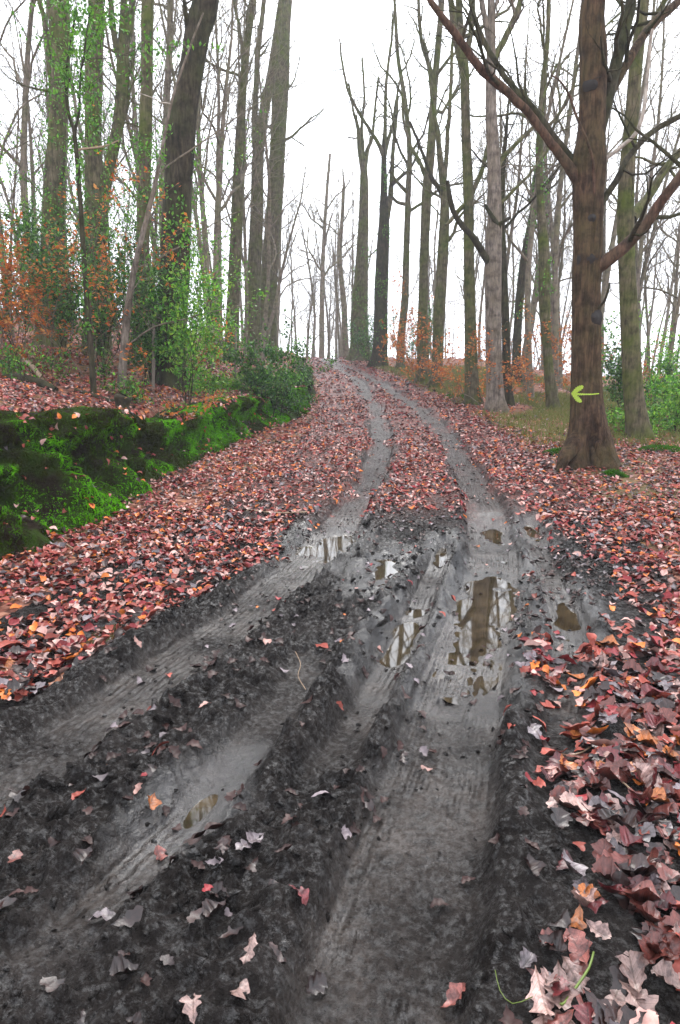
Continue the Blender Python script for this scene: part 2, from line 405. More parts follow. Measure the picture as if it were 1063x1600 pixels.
def mud_material():
    m, nt, b = nmat('wet_mud'); v = coords(nt)
    n1 = noise(nt, v, 2.2, 5); n2 = noise(nt, v, 70, 6, 0.75); n3 = noise(nt, v, 22, 5, 0.7)
    a = N(nt, 'VertexColor', layer_name='Col')
    sep = N(nt, 'SeparateColor'); nt.links.new(a.outputs[0], sep.inputs[0])   # r: mud, g: rut floor
    mud = ramp(nt, n1, [(0.3, (0.008, 0.0065, 0.006)), (0.7, (0.034, 0.029, 0.027))])
    rf = ramp(nt, noise(nt, v, 9, 6, 0.7), [(0.36, (0.016, 0.0125, 0.011)), (0.64, (0.062, 0.049, 0.042))])
    mud = mixc(nt, sep.outputs[1], mud, rf)
    mud = mixc(nt, 0.6, mud, ramp(nt, n2, [(0.36, (0.35, 0.35, 0.35)), (0.56, (1.1, 1.1, 1.1))]), 'MULTIPLY')
    vo = N(nt, 'TexVoronoi'); vo.inputs['Scale'].default_value = 17; nt.links.new(v, vo.inputs['Vector'])
    lf = N(nt, 'SeparateColor'); nt.links.new(vo.outputs['Color'], lf.inputs[0])
    leafc = ramp(nt, lf.outputs[0], [(0, (0.03, 0.012, 0.01)), (0.4, (0.09, 0.03, 0.025)), (0.7, (0.15, 0.055, 0.045)), (1, (0.24, 0.10, 0.08))])
    leafc = mixc(nt, 0.0, leafc, leafc)
    c = mixc(nt, sep.outputs[0], leafc, mud)
    # tyre ribs pressed into the rut floors: stripes across the rut offset stored in the blue channel
    mu = N(nt, 'Math', operation='MULTIPLY'); mu.inputs[1].default_value = 2 * math.pi / 0.043; nt.links.new(sep.outputs[2], mu.inputs[0])
    ad = N(nt, 'Math', operation='MULTIPLY_ADD'); ad.inputs[1].default_value = 3.0; nt.links.new(noise(nt, v, 3.5, 3), ad.inputs[0]); nt.links.new(mu.outputs[0], ad.inputs[2])
    sn = N(nt, 'Math', operation='SINE'); nt.links.new(ad.outputs[0], sn.inputs[0])
    gm = mixc(nt, 1.0, ramp(nt, noise(nt, v, 1.6, 5), [(0.38, (0.1,) * 3), (0.54, (1, 1, 1))]), ramp(nt, noise(nt, v, 11, 4, 0.7), [(0.32, (0.0,) * 3), (0.50, (1,) * 3)]), 'MULTIPLY')
    g1 = N(nt, 'Math', operation='MULTIPLY'); nt.links.new(sn.outputs[0], g1.inputs[0]); nt.links.new(gm, g1.inputs[1])
    g2 = N(nt, 'Math', operation='MULTIPLY'); nt.links.new(g1.outputs[0], g2.inputs[0]); nt.links.new(sep.outputs[1], g2.inputs[1])
    gc = ramp(nt, g2.outputs[0], [(0.0, (1, 1, 1)), (0.35, (1, 1, 1)), (0.9, (0.42, 0.41, 0.40))])
    speck = ramp(nt, noise(nt, v, 48, 5, 0.75), [(0.37, (0.22,) * 3), (0.44, (1,) * 3)])
    c = mixc(nt, 0.9, c, speck, 'MULTIPLY')
    c = mixc(nt, 0.85, c, gc, 'MULTIPLY')
    nt.links.new(c, b.inputs['Base Color'])
    r = ramp(nt, n3, [(0.35, (0.20,) * 3), (0.65, (0.50,) * 3)])
    r = mixc(nt, sep.outputs[1], r, (0.30, 0.30, 0.30))
    r = mixc(nt, a.outputs['Alpha'], r, (0.13, 0.13, 0.13))
    nt.links.new(r, b.inputs['Roughness'])
    nx_ = noise(nt, v, 34, 6, 0.8)
    sp = ramp(nt, nx_, [(0.50, (0.02,) * 3), (0.62, (0.70,) * 3)])
    sp = mixc(nt, sep.outputs[1], sp, ramp(nt, nx_, [(0.40, (0.08,) * 3), (0.58, (0.60,) * 3)]))
    sp = mixc(nt, a.outputs['Alpha'], sp, (1.0, 1.0, 1.0))
    sb = N(nt, 'SeparateColor'); nt.links.new(sp, sb.inputs[0]); nt.links.new(sb.outputs[0], b.inputs['Specular IOR Level'])
    p = bump(nt, b, g2.outputs[0], 1.0, -0.008)
    ir = N(nt, 'Math', operation='MULTIPLY_ADD'); nt.links.new(sep.outputs[1], ir.inputs[0]); ir.inputs[1].default_value = -.5; ir.inputs[2].default_value = 1.0
    n3m = N(nt, 'Math', operation='MULTIPLY'); nt.links.new(n3, n3m.inputs[0]); nt.links.new(ir.outputs[0], n3m.inputs[1])
    p = bump(nt, b, n3m.outputs[0], 0.9, 0.04, p); sm = N(nt, 'Math', operation='MULTIPLY'); n2m = N(nt, 'Math', operation='MULTIPLY'); nt.links.new(n2, n2m.inputs[0]); nt.links.new(ir.outputs[0], n2m.inputs[1]); nt.links.new(n2m.outputs[0], sm.inputs[0]); nt.links.new(ramp(nt, noise(nt, v, 4.5, 4), [(0.42, (0.12,) * 3), (0.58, (1,) * 3)]), sm.inputs[1])
    sw = N(nt, 'Math', operation='MULTIPLY_ADD'); nt.links.new(a.outputs['Alpha'], sw.inputs[0]); sw.inputs[1].default_value = -.75; sw.inputs[2].default_value = 1.0
    sm2 = N(nt, 'Math', operation='MULTIPLY'); nt.links.new(sm.outputs[0], sm2.inputs[0]); nt.links.new(sw.outputs[0], sm2.inputs[1])
    bump(nt, b, sm2.outputs[0], 0.9, 0.014, p)
    return m
M_MUD = mud_material()
def floor_material():
    m, nt, b = nmat('forest_floor'); v = coords(nt)
    vo = N(nt, 'TexVoronoi'); vo.inputs['Scale'].default_value = 13; nt.links.new(v, vo.inputs['Vector'])
    lf = N(nt, 'SeparateColor'); nt.links.new(vo.outputs['Color'], lf.inputs[0])
    leafc = ramp(nt, lf.outputs[0], [(0, (0.05, 0.02, 0.014)), (0.35, (0.13, 0.045, 0.03)), (0.6, (0.19, 0.075, 0.05)), (0.85, (0.28, 0.14, 0.10)), (1, (0.36, 0.13, 0.04))])
    n = noise(nt, v, 0.35, 5); g = ramp(nt, n, [(0.5, (0, 0, 0)), (0.62, (0.65,) * 3)])
    c = mixc(nt, g, leafc, (0.09, 0.09, 0.035))
    nt.links.new(c, b.inputs['Base Color']); b.inputs['Roughness'].default_value = 0.8; b.inputs['Specular IOR Level'].default_value = 0.08
    bump(nt, b, vo.outputs['Distance'], 0.5, 0.04); return m
M_FLOOR = floor_material()
def bank_material():
    m, nt, b = nmat('bank_earth'); v = coords(nt)
    n = noise(nt, v, 3.2, 5); n2 = noise(nt, v, 40, 5)
    c = ramp(nt, n, [(0.42, (0.014, 0.009, 0.005)), (0.60, (0.02, 0.04, 0.003))])
    c = mixc(nt, 0.6, c, ramp(nt, n2, [(0.35, (0.4,) * 3), (0.6, (1.2,) * 3)]), 'MULTIPLY')
    nt.links.new(c, b.inputs['Base Color']); b.inputs['Roughness'].default_value = 0.9; b.inputs['Specular IOR Level'].default_value = 0.05
    bump(nt, b, n2, 0.8, 0.03); return m
M_BANK = bank_material()
def water_material():
    m, nt, b = nmat('puddle_water'); v = coords(nt)
    n = noise(nt, v, 7, 3); c = ramp(nt, n, [(0.35, (0.018, 0.013, 0.008)), (0.65, (0.060, 0.042, 0.022))])
    nt.links.new(c, b.inputs['Base Color']); b.inputs['Roughness'].default_value = 0.03; b.inputs['IOR'].default_value = 1.6
    bump(nt, b, noise(nt, v, 3, 2), 0.04, 0.01); return m
M_WATER = water_material()
def plain(name, c, rough=0.6, sc=30):
    m, nt, b = nmat(name); v = coords(nt); n = noise(nt, v, sc, 4)
    nt.links.new(mixc(nt, 0.5, c, ramp(nt, n, [(0.35, (0.5,) * 3), (0.65, (1.2,) * 3)]), 'MULTIPLY'), b.inputs['Base Color'])
    b.inputs['Roughness'].default_value = rough; bump(nt, b, n, 0.3, 0.005); return m
M_PAINT = plain('yellow_green_paint', (0.36, 0.50, 0.05), 0.8, 60)
M_HOLE = plain('knot_hole_shade', (0.012, 0.008, 0.006), 0.9)  # dark of the knot cavities, put into the colour
M_STEM = plain('green_stem', (0.11, 0.16, 0.02), 0.5)
M_TWIG = plain('dead_twig', (0.28, 0.19, 0.12), 0.6)
M_POST = plain('weathered_post', (0.17, 0.14, 0.11), 0.8)

# ------------------------------------------------------------------ ground sheet, split into track and forest floor
ys = [-8, -5, -3, -1.5, -0.5, 0.2, 0.6]; y = 0.9
while y < 150: ys.append(y); y += max(0.0115, 0.0046 * y if y < 9 else 0.0085 * y)
ys = np.array(ys)
xr = [0.0]; s = 0.0135
while xr[-1] < 85:
    if xr[-1] > 2.2: s *= 1.036
    xr.append(xr[-1] + s)
xr = np.array(xr); xs = np.concatenate([-xr[:0:-1], xr]) + 0.1
XX, YY = np.meshgrid(xs, ys); ZZ = H(XX, YY)
xf, yf = XX.ravel(), YY.ravel()
MM = np.zeros_like(xf); GG = np.zeros_like(xf)
sel = (np.abs(xf) < 6) & (yf < 60) & (yf > 0)
MM[sel] = mud_mask(xf[sel], yf[sel]); GG[sel] = rut_parts(xf[sel], yf[sel])[1]
GG[sel] *= np.clip(.72 + 1.1 * fbm2(xf[sel] * 2.4, yf[sel] * 2.4, 3), .12, 1)
MM[(yf <= 0.0) & (np.abs(xf) < 1.4)] = 1
V = np.stack([xf, yf, ZZ.ravel()], -1); CO = np.zeros_like(xf); best = np.full_like(xf, 9.0)
for f_, w_, *_r in RUTS:
    c_ = (xf - f_(yf)) * cosang(f_, yf); tk_ = (np.abs(c_) - w_ < best) & (yf >= _r[1] - .3) & (yf <= _r[2]); CO[tk_] = c_[tk_]; best[tk_] = np.abs(c_[tk_]) - w_
MM = np.maximum(MM, (1 - sstep(7.0, 10, yf)) * (xf > toe_f(yf) + .02))
WET = np.zeros_like(xf)
for (cx, cy, ux, uy, a, b, dp) in pud:
    u = ((xf - cx) * ux + (yf - cy) * uy) / (a + .25); v = ((xf - cx) * uy - (yf - cy) * ux) / (b + .09)
    near_ = (np.abs(u) < 3) & (np.abs(v) < 3)
    WET[near_] = np.maximum(WET[near_], 1 - sstep(0.7, 1.7, np.sqrt(u * u + v * v)[near_] + .5 * fbm2(xf[near_] * 5, yf[near_] * 5, 3)))
Cc = np.stack([MM, GG * (1 - 0.75 * sstep(6, 11, yf)), CO, WET], -1)
ny, nx = XX.shape
i = np.arange(ny - 1)[:, None] * nx; j = np.arange(nx - 1)[None]
Q = np.stack([i + j, i + j + 1, i + nx + j + 1, i + nx + j], -1).reshape(-1, 4)
fx = xf[Q].mean(1); fy = yf[Q].mean(1)
on_track = (fx > np.maximum(toe_f(fy) + 0.02, RA(np.maximum(fy, 1)) - 1.6)) & (fx < RB(np.maximum(fy, 0.5)) + 1.35 + 0.1 * np.sin(fy * 1.3)) & (fy < 60) & (fy > -9)
def sub(mask, name, mat):
    q = Q[mask]; u, inv = np.unique(q.ravel(), return_inverse=True)
    return obj(name, mesh_np(name, V[u], inv.reshape(-1, 4), mat, True, Cc[u]), kind='structure')
sub(on_track, 'muddy_track', M_MUD)
sub(~on_track, 'forest_floor', M_FLOOR)
tris_log = {'ground': len(Q) * 2}

# puddles
for k, (cx, cy, ux, uy, a, b, dp) in enumerate(pud):
    t = np.linspace(0, 2 * math.pi, 40, endpoint=False)
    ca, sa = np.cos(t) * a * 1.25, np.sin(t) * b * 1.3
    low = PZ[k] - 0.006 - 0.016
    P = np.stack([cx + ca * ux + sa * uy, cy + ca * uy - sa * ux, np.full(40, low + 0.016)], -1)
    W = np.vstack([P, P + np.array([0, 0, -0.03]), [[cx, cy, low + 0.016]]])
    ff = [[q, (q + 1) % 40, 80] for q in range(40)]
    me = mesh_np('puddle', W, np.array(ff)[:, ::-1], M_WATER, False)
    obj('puddle', me, kind='structure')

# ------------------------------------------------------------------ mossy bank
SB = np.concatenate([np.arange(2.0, 12, 0.03), np.arange(12, 24, 0.05), np.arange(24, 40, 0.12)])
TB = np.linspace(0, 1, 54)
prof_t = [0, .08, .25, .42, .55, .66, .76, .86, 1.0]
prof_d = [-.26, -.12, .12, .30, .30, .12, .20, .60, 1.35]
prof_h = [-.06, .04, .25, .50, .72, .90, 1.04, 1.08, 1.02]
def bank_point(sy, t, disp=True):
    hb = HB(sy); tx = toe_f(sy)
    dtx = (toe_f(sy + 0.1) - toe_f(sy - 0.1)) / 0.2; n = np.sqrt(1 + dtx ** 2)
    nx_, ny_ = -1 / n, dtx / n                     # into the hill
    k = np.clip(hb / 0.8, 0.35, 1.3)
    d = np.interp(t, prof_t, prof_d) * k + 0.16 * fbm2(sy * 0.7, sy * 0 + 4, 3) * sstep(0.0, .3, t) * k
    h = np.interp(t, prof_t, prof_h) * hb * (1 + 0.30 * fbm2(sy * 0.75, sy * 0 + 9, 3))
    x = tx + nx_ * d; y = sy + ny_ * d
    z = Zc(sy) + h + np.where(t > .8, (t - .8) * 0.6, 0)
    if disp:
        q = (vnoise(x * 1.9, y * 1.9, z * 2.8) + 0.6 * vnoise(x * 4.6, y * 4.6, z * 6) + 0.3 * vnoise(x * 11, y * 11, z * 11))
        a = 0.24 * np.sin(np.clip(t, 0, 1) * math.pi) ** 0.7 * k * q
        x = x - nx_ * a; y = y - ny_ * a; z = z + a * 0.35
        lowf = sstep(.84, 1.0, t)
        z = z * (1 - lowf) + lowf * (base_H(x, y) - 0.03)
    return np.stack([x, y, z], -1)
SS, TT = np.meshgrid(SB, TB, indexing='ij')
BV = bank_point(SS.ravel(), TT.ravel()); nb, mb = SS.shape
i = np.arange(nb - 1)[:, None] * mb; j = np.arange(mb - 1)[None]
BQ = np.stack([i + j, i + j + 1, i + mb + j + 1, i + mb + j], -1).reshape(-1, 4)
obj('bank', mesh_np('bank', BV, BQ[:, ::-1], M_BANK), kind='structure')
tris_log['bank'] = len(BQ) * 2
def bank_normals(sy, t):
    e = 0.012
    a = bank_point(sy + e, t) - bank_point(sy - e, t); b = bank_point(sy, t + e) - bank_point(sy, t - e)
    n = np.cross(b, a); n /= np.linalg.norm(n, axis=1, keepdims=True) + 1e-9
    return n
nm = 190000
sy = 2.0 + 20 * rng.random(nm) ** 1.35; tt = rng.uniform(0.0, 0.86, nm)
P = bank_point(sy, tt); Nn = bank_normals(sy, tt)
cover = fbm2(P[:, 0] * 1.1 + P[:, 2] * 1.7, P[:, 1] * 1.1 - P[:, 2], 3)
keep = cover > -0.36 - 0.22 * (tt > .5) + 0.2 * rng.random(nm) - 0.1
P, Nn, cover, sy = P[keep], Nn[keep], cover[keep], sy[keep]; nm = len(P)
L = (0.025 + 0.05 * rng.random(nm) ** 1.5) * (0.8 + 0.05 * sy)
D = Nn * 0.55 + np.array([0, 0, -0.30]) + rng.normal(0, .38, (nm, 3)); D /= np.linalg.norm(D, axis=1, keepdims=True)
Sd = np.cross(D, rng.normal(0, 1, (nm, 3))); Sd /= np.linalg.norm(Sd, axis=1, keepdims=True)
w = (0.0035 + 0.0008 * sy)[:, None]
VV = np.stack([P - Sd * w - Nn * .004, P + Sd * w - Nn * .004, P + D * L[:, None]], 1).reshape(-1, 3)
hue = fbm2(P[:, 0] * 2.3 + 7, P[:, 1] * 2.3 + P[:, 2] * 2, 2)
t = np.clip((0.45 + hue * 1.6) * sstep(-.30, .05, cover) + rng.normal(0, .13, nm), 0, 1)[:, None]
cm = (1 - t) * np.array([0.030, 0.038, 0.004]) + t * np.array([0.115, 0.40, 0.006])
obj('moss', mesh_np('moss', VV, np.arange(nm * 3).reshape(-1, 3), M_MOSS, False, np.repeat(cm, 3, 0)),
    label='bright green moss hanging over the low earth bank beside the track', category='moss', kind='stuff')
tris_log['moss'] = nm

# ------------------------------------------------------------------ trees
def tree(label, trunk, mat, Y=None, limbs=(), top=15.0, crown=14, crown_from=0.45, seed=1, group=None,
         ivy=0, ivy_h=(0.2, 5), name='tree', flare=0.45, sides=14, forks=(), rough=0.03, category='tree', blen=0.30, ivy_off=.06, leafy=0, sink=0.25, clevel=2):
    r = np.random.default_rng(seed)
    b = hit(*trunk[0][:2]) if Y is None else at(trunk[0][0], trunk[0][1], Y)
    Y = b[1]; gz = Hs(b[0], Y)
    base = np.array([b[0], Y, gz])
    def wp(q, dy=0.0):
        p = at(q[0], q[1], Y + dy); return [*p, q[2] * 0.5 * depth(p) / F_PX]
    pts = [wp(q) for q in trunk]
    foot = [pts[0][0] + (pts[0][0] - pts[1][0]) * 0.1, Y, gz - sink, pts[0][3] * 1.05]
    if pts[0][2] < gz: pts[0][2] = gz + 0.02
    P = np.array([foot] + pts)
    d = unit(P[-1][:3] - P[-2][:3]); d = unit(d * 0.6 + np.array([0, 0.02, 0.6])); r0 = P[-1][3]
    H0 = P[-1][2] - gz; ext = []
    if top > H0 + 1:
        p = P[-1][:3].copy(); n = 4
        for k in range(1, n + 1):
            d = unit(d + r.normal(0, .07, 3)); p = p + d * (top - H0) / n
            ext.append([*p, max(0.02, r0 * (1 - 0.9 * k / n))])
        P = np.vstack([P, ext])
    S = spline(P, 0.14 if sides > 20 else 0.3)
    hh = S[:, 2] - gz
    S[:, 3] = np.maximum(S[:, 3], 0.008)
    root = thing(name, base, label, category, group)
    ph = r.uniform(0, 6)
    def mod(Pm, th):
        h = np.maximum(0, Pm[:, 2] - gz)[:, None]
        fl = 1 + flare * np.exp(-h / 0.33) * (0.6 + 0.5 * np.cos(4 * th[None] + ph) + 0.3 * np.cos(7 * th[None] + 2 * ph))
        q = vnoise(np.cos(th)[None] * 2.2 + 0 * h, np.sin(th)[None] * 2.2 + seed, h * 1.3 + 0 * th[None])
        fine = vnoise(np.cos(th)[None] * 9 + 0 * h, np.sin(th)[None] * 9 + seed, h * 2.6 + 0 * th[None])
        return fl * (1 + rough * 1.6 * q + rough * fine)
    tb = Tubes(); tb.add(S[:, :3], S[:, 3], sides, mod)
    me = tb.mesh('trunk', mat, base); tr = obj('trunk', me, root); trn = tb.n
    ends = []
    # explicit limbs: list of (pixel polyline with widths, dy at end, material)
    for lm in limbs:
        q, dy, lmat = lm[:3]
        n = len(q); LP = np.array([wp(c, dy * (k / (n - 1)) ** 1.2) for k, c in enumerate(q)])
        LS = spline(LP, 0.10)
        jit = np.cumsum(r.normal(0, 0.006, (len(LS), 3)), 0); jit -= np.linspace(0, 1, len(LS))[:, None] * jit[-1]
        LS[:, :3] += jit
        t2 = Tubes(); t2.add(LS[:, :3], np.maximum(LS[:, 3] * (1 + 0.08 * vnoise2(np.arange(len(LS)) * .5, np.zeros(len(LS)) + seed)), .004), 10)
        obj('limb', t2.mesh('limb', lmat, base), root)
        if len(lm) > 3: ends.append((LS, lm[3]))
    out = []
    mask = hh > crown_from * top
    idx = np.nonzero(mask)[0]
    for k in range(crown):
        i_ = idx[int((k + r.random()) / crown * len(idx))] if len(idx) else len(S) - 1
        i_ = min(i_, len(S) - 2); a = k * 2.4 + r.random()
        el = r.uniform(0.5, 1.15)
        dd = np.array([math.cos(a) * math.cos(el), math.sin(a) * math.cos(el), math.sin(el)])
        Lb = max(1.2, (top - hh[i_]) * r.uniform(0.4, 0.75) * blen / 0.3)
        grow(r, out, S[i_, :3], dd, max(0.012, min(S[i_, 3] * 0.55, 0.022 * Lb)), Lb, clevel, kids=1.15)
    for LS, nk in ends:
        for k in range(nk):
            i_ = int(len(LS) * (0.25 + 0.75 * (k + r.random()) / nk)); i_ = min(i_, len(LS) - 1)
            dd = unit(LS[min(i_ + 1, len(LS) - 1), :3] - LS[max(0, i_ - 1), :3] + r.normal(0, .6, 3) + [0, 0, .25])
            grow(r, out, LS[i_, :3], dd, max(.005, LS[i_, 3] * .5), r.uniform(.7, 1.9), 1, kids=0.8)
    if out:
        if leafy:
            pool = np.concatenate([q_[0] for q_ in out]); n = leafy
            Pp = pool[r.integers(len(pool), size=n)] + r.normal(0, .06, (n, 3)); g = r.random(n)[:, None]
            vv, ff, cc = leaf_mass(HOLLY, Pp, rots(r, n, .9), r.uniform(.05, .09, n), (1 - g) * np.array([.03, .11, .012]) + g * np.array([.15, .38, .03]))
            obj('foliage', mesh_np('foliage', vv - base, ff, M_FOL, False, cc), root)
        tb = Tubes(); add_branches(tb, out); obj('crown', tb.mesh('crown', mat if mat is not M_OAK else M_DARK, base), root)
    if ivy:
        n = ivy; hv = r.uniform(ivy_h[0], ivy_h[1], n) ** 1.0
        clump = fbm2(hv * 1.3 + seed, np.zeros(n), 2)
        a = r.uniform(0, 2 * math.pi, n)
        px_ = np.interp(hv, hh, S[:, 0]); py_ = np.interp(hv, hh, S[:, 1]); rr = np.interp(hv, hh, S[:, 3])
        kp = vnoise2(hv * 1.4 + seed, a * 1.0) > -0.25 + 0.5 * (hv - ivy_h[0]) / (ivy_h[1] - ivy_h[0])
        hv, a, px_, py_, rr = hv[kp], a[kp], px_[kp], py_[kp], rr[kp]; n = len(hv)
        off = rr + np.abs(r.normal(0, ivy_off, n)) + 0.015
        Pp = np.stack([px_ + np.cos(a) * off, py_ + np.sin(a) * off, gz + hv], -1)
        Nn = np.stack([np.cos(a), np.sin(a), 0.3 + 0 * a], -1)
        g = r.random(n)[:, None]
        C = (1 - g) * np.array([.03, .11, .012]) + g * np.array([.15, .38, .03])
        vv, ff, cc = leaf_mass(HOLLY, Pp, rots(r, n, .5, Nn), r.uniform(.05, .10, n), C)
        obj('ivy', mesh_np('ivy', vv - base, ff, M_FOL, False, cc), root)
    return root, tr, base, S

oak_limbs = [
    ([(905, 285, 20), (893, 268, 17), (868, 232, 14), (835, 185, 13), (795, 140, 13), (755, 108, 13), (722, 62, 12), (676, 2, 10), (640, -60, 7)], -1.0, M_RED, 5),
    ([(905, 262, 16), (893, 250, 12), (862, 212, 10), (822, 160, 10), (795, 132, 9), (770, 95, 8), (748, 55, 8), (733, 0, 7), (725, -60, 5)], 0.9, M_DARK, 5),
    ([(925, 420, 26), (942, 408, 22), (975, 385, 19), (1008, 352, 17), (1036, 312, 16), (1066, 276, 15), (1130, 200, 11)], -0.8, M_RED, 5),
    ([(930, 330, 15), (940, 316, 11), (962, 285, 10), (975, 255, 9), (992, 232, 9), (1018, 208, 9), (1066, 178, 8), (1120, 150, 6)], 0.7, M_DARK, 5),
    ([(925, 230, 26), (942, 178, 24), (958, 120, 20), (972, 72, 18), (982, 30, 16), (990, -30, 14), (1000, -120, 10)], 0.4, M_DARK, 6),
    ([(935, 190, 18), (958, 138, 15), (985, 85, 14), (1012, 42, 13), (1058, 0, 12), (1120, -60, 8)], 1.2, M_OAK, 6),
    ([(918, 492, 9), (930, 486, 5), (945, 470, 4), (953, 442, 3)], -0.35, M_DARK),
    ([(925, 400, 7), (932, 350, 6), (930, 300, 5), (925, 240, 4.5), (905, 190, 4), (880, 132, 3), (862, 118, 2.5)], -0.75, M_RED),
    ([(938, 262, 7), (950, 246, 6), (975, 228, 6), (996, 205, 6), (1006, 170, 6), (1014, 100, 5), (1020, 45, 4)], -0.5, M_WHITE),
]
oak, oak_trunk, oak_base, oak_S = tree('stout brown oak with a yellow arrow painted on its trunk beside the track',
    [(920, 728, 68), (920, 690, 60), (918, 650, 51), (917, 600, 46), (916, 500, 42), (916, 440, 44), (918, 400, 46), (919, 350, 43), (918, 300, 45), (920, 250, 50), (924, 200, 40), (927, 100, 41), (928, 0, 35)],
    M_OAK, limbs=oak_limbs, top=13, crown=12, crown_from=0.6, seed=3, name='oak_tree', sides=64, flare=0.65, rough=0.055)
# hollow between the roots, and two buttress roots
hc = at(922, 694, oak_base[1]) - oak_base; co = np.empty(len(oak_trunk.data.vertices) * 3, np.float32); oak_trunk.data.vertices.foreach_get('co', co); co = co.reshape(-1, 3)
wgt = np.exp(-(((co[:, 0] - hc[0]) / .10) ** 2 + ((co[:, 2] - hc[2] + .02) / .22) ** 2)) * (co[:, 1] < 0)
co[:, 1] += .26 * wgt; oak_trunk.data.vertices.foreach_set('co', co.ravel()); oak_trunk.data.update()
for pts_ in ([(905, 680, 26), (893, 700, 26), (882, 716, 20), (872, 728, 10)], [(938, 690, 28), (946, 715, 28), (954, 735, 22), (962, 750, 9)], [(928, 700, 16), (932, 722, 16), (936, 738, 10)]):
    LP_ = []
    for k_, (a_, b_, w_) in enumerate(pts_):
        yy_ = oak_base[1] - .12 - .13 * k_; q_ = at(a_, b_, yy_); LP_.append([q_[0], q_[1], max(q_[2], Hs(q_[0], q_[1]) - .02), w_ * .5 * yy_ / F_PX])
    LP_[-1][2] = Hs(LP_[-1][0], LP_[-1][1]) - .05
    S_ = spline(LP_, .05); tb = Tubes(); tb.add(S_[:, :3], np.maximum(S_[:, 3], .01) * (1 + .12 * vnoise2(np.arange(len(S_)) * .5, np.zeros(len(S_)))), 14)
    obj('root', tb.mesh('root', M_OAK, oak_base), oak)
# knots on the oak, coloured near black for the shade inside their holes
for (kx, ky, ks) in ((920, 498, 16), (916, 408, 18), (918, 345, 12), (921, 140, 13)):
    p = at(kx, ky, oak_base[1]); rr = np.interp(p[2], oak_S[:, 2], oak_S[:, 3])
    c = np.array([p[0], oak_base[1] - rr * 0.93, p[2]]); k = ks * 0.62 * oak_base[1] / F_PX
    tb = Tubes(); zz = np.linspace(0, 1, 7)
    tb.add(np.stack([c[0] + 0 * zz, c[1] + 0.06 - zz * 0.10, c[2] - 0 * zz], -1), k * np.array([1.7, 1.45, 1.15, .95, .8, .5, .05]), 12)
    obj('knot', tb.mesh('knot', M_HOLE, oak_base), oak)
# painted arrow: strokes laid on the bark
bv = BVHTree.FromPolygons([tuple(v.co) for v in oak_trunk.data.vertices], [tuple(p.vertices) for p in oak_trunk.data.polygons])
AV, AQ = [], []; an = 0
for pts in ([(898, 615, 4.5), (906, 616, 3.2), (915, 616, 2.2), (925, 616, 1.8), (936, 615, 1.5)],
            [(895, 616, 4), (901, 610, 7), (907, 606, 7), (911, 603, 3)], [(895, 614, 4), (900, 620, 6.5), (905, 625, 7), (909, 628, 3)]):
    S_ = spline([(x, y, 0, w_) for x, y, w_ in pts], 1.0)
    Tn = np.gradient(S_[:, :2], axis=0); Tn /= np.linalg.norm(Tn, axis=1, keepdims=True); Nr = np.stack([-Tn[:, 1], Tn[:, 0]], -1)
    rows = 5; cnt = 0
    for k in range(len(S_)):
        for c in range(rows):
            e = S_[k, :2] + Nr[k] * S_[k, 3] * 0.5 * (c / (rows - 1) * 2 - 1) * (1 + 0.25 * math.sin(k * 2.1 + c))
            dv = ray(*e); o_, nrm, _, _ = bv.ray_cast(Vector(CAM - oak_base), Vector(dv))
            if o_ is None: o_ = Vector(at(e[0], e[1], oak_base[1] - .2) - oak_base); nrm = Vector((0, -1, 0))
            if nrm.dot(Vector(dv)) > 0: nrm = -nrm
            AV.append(tuple(o_ + nrm * (0.006 + 0.0008 * len(AQ) / 100)))
    for k in range(len(S_) - 1):
        for c in range(rows - 1):
            a0 = an + k * rows + c; AQ.append([a0, a0 + 1, a0 + rows + 1, a0 + rows])
    an = len(AV)
obj('painted_arrow', mesh_np('painted_arrow', AV, np.array(AQ), M_PAINT), oak, label='yellow-green spray painted arrow')

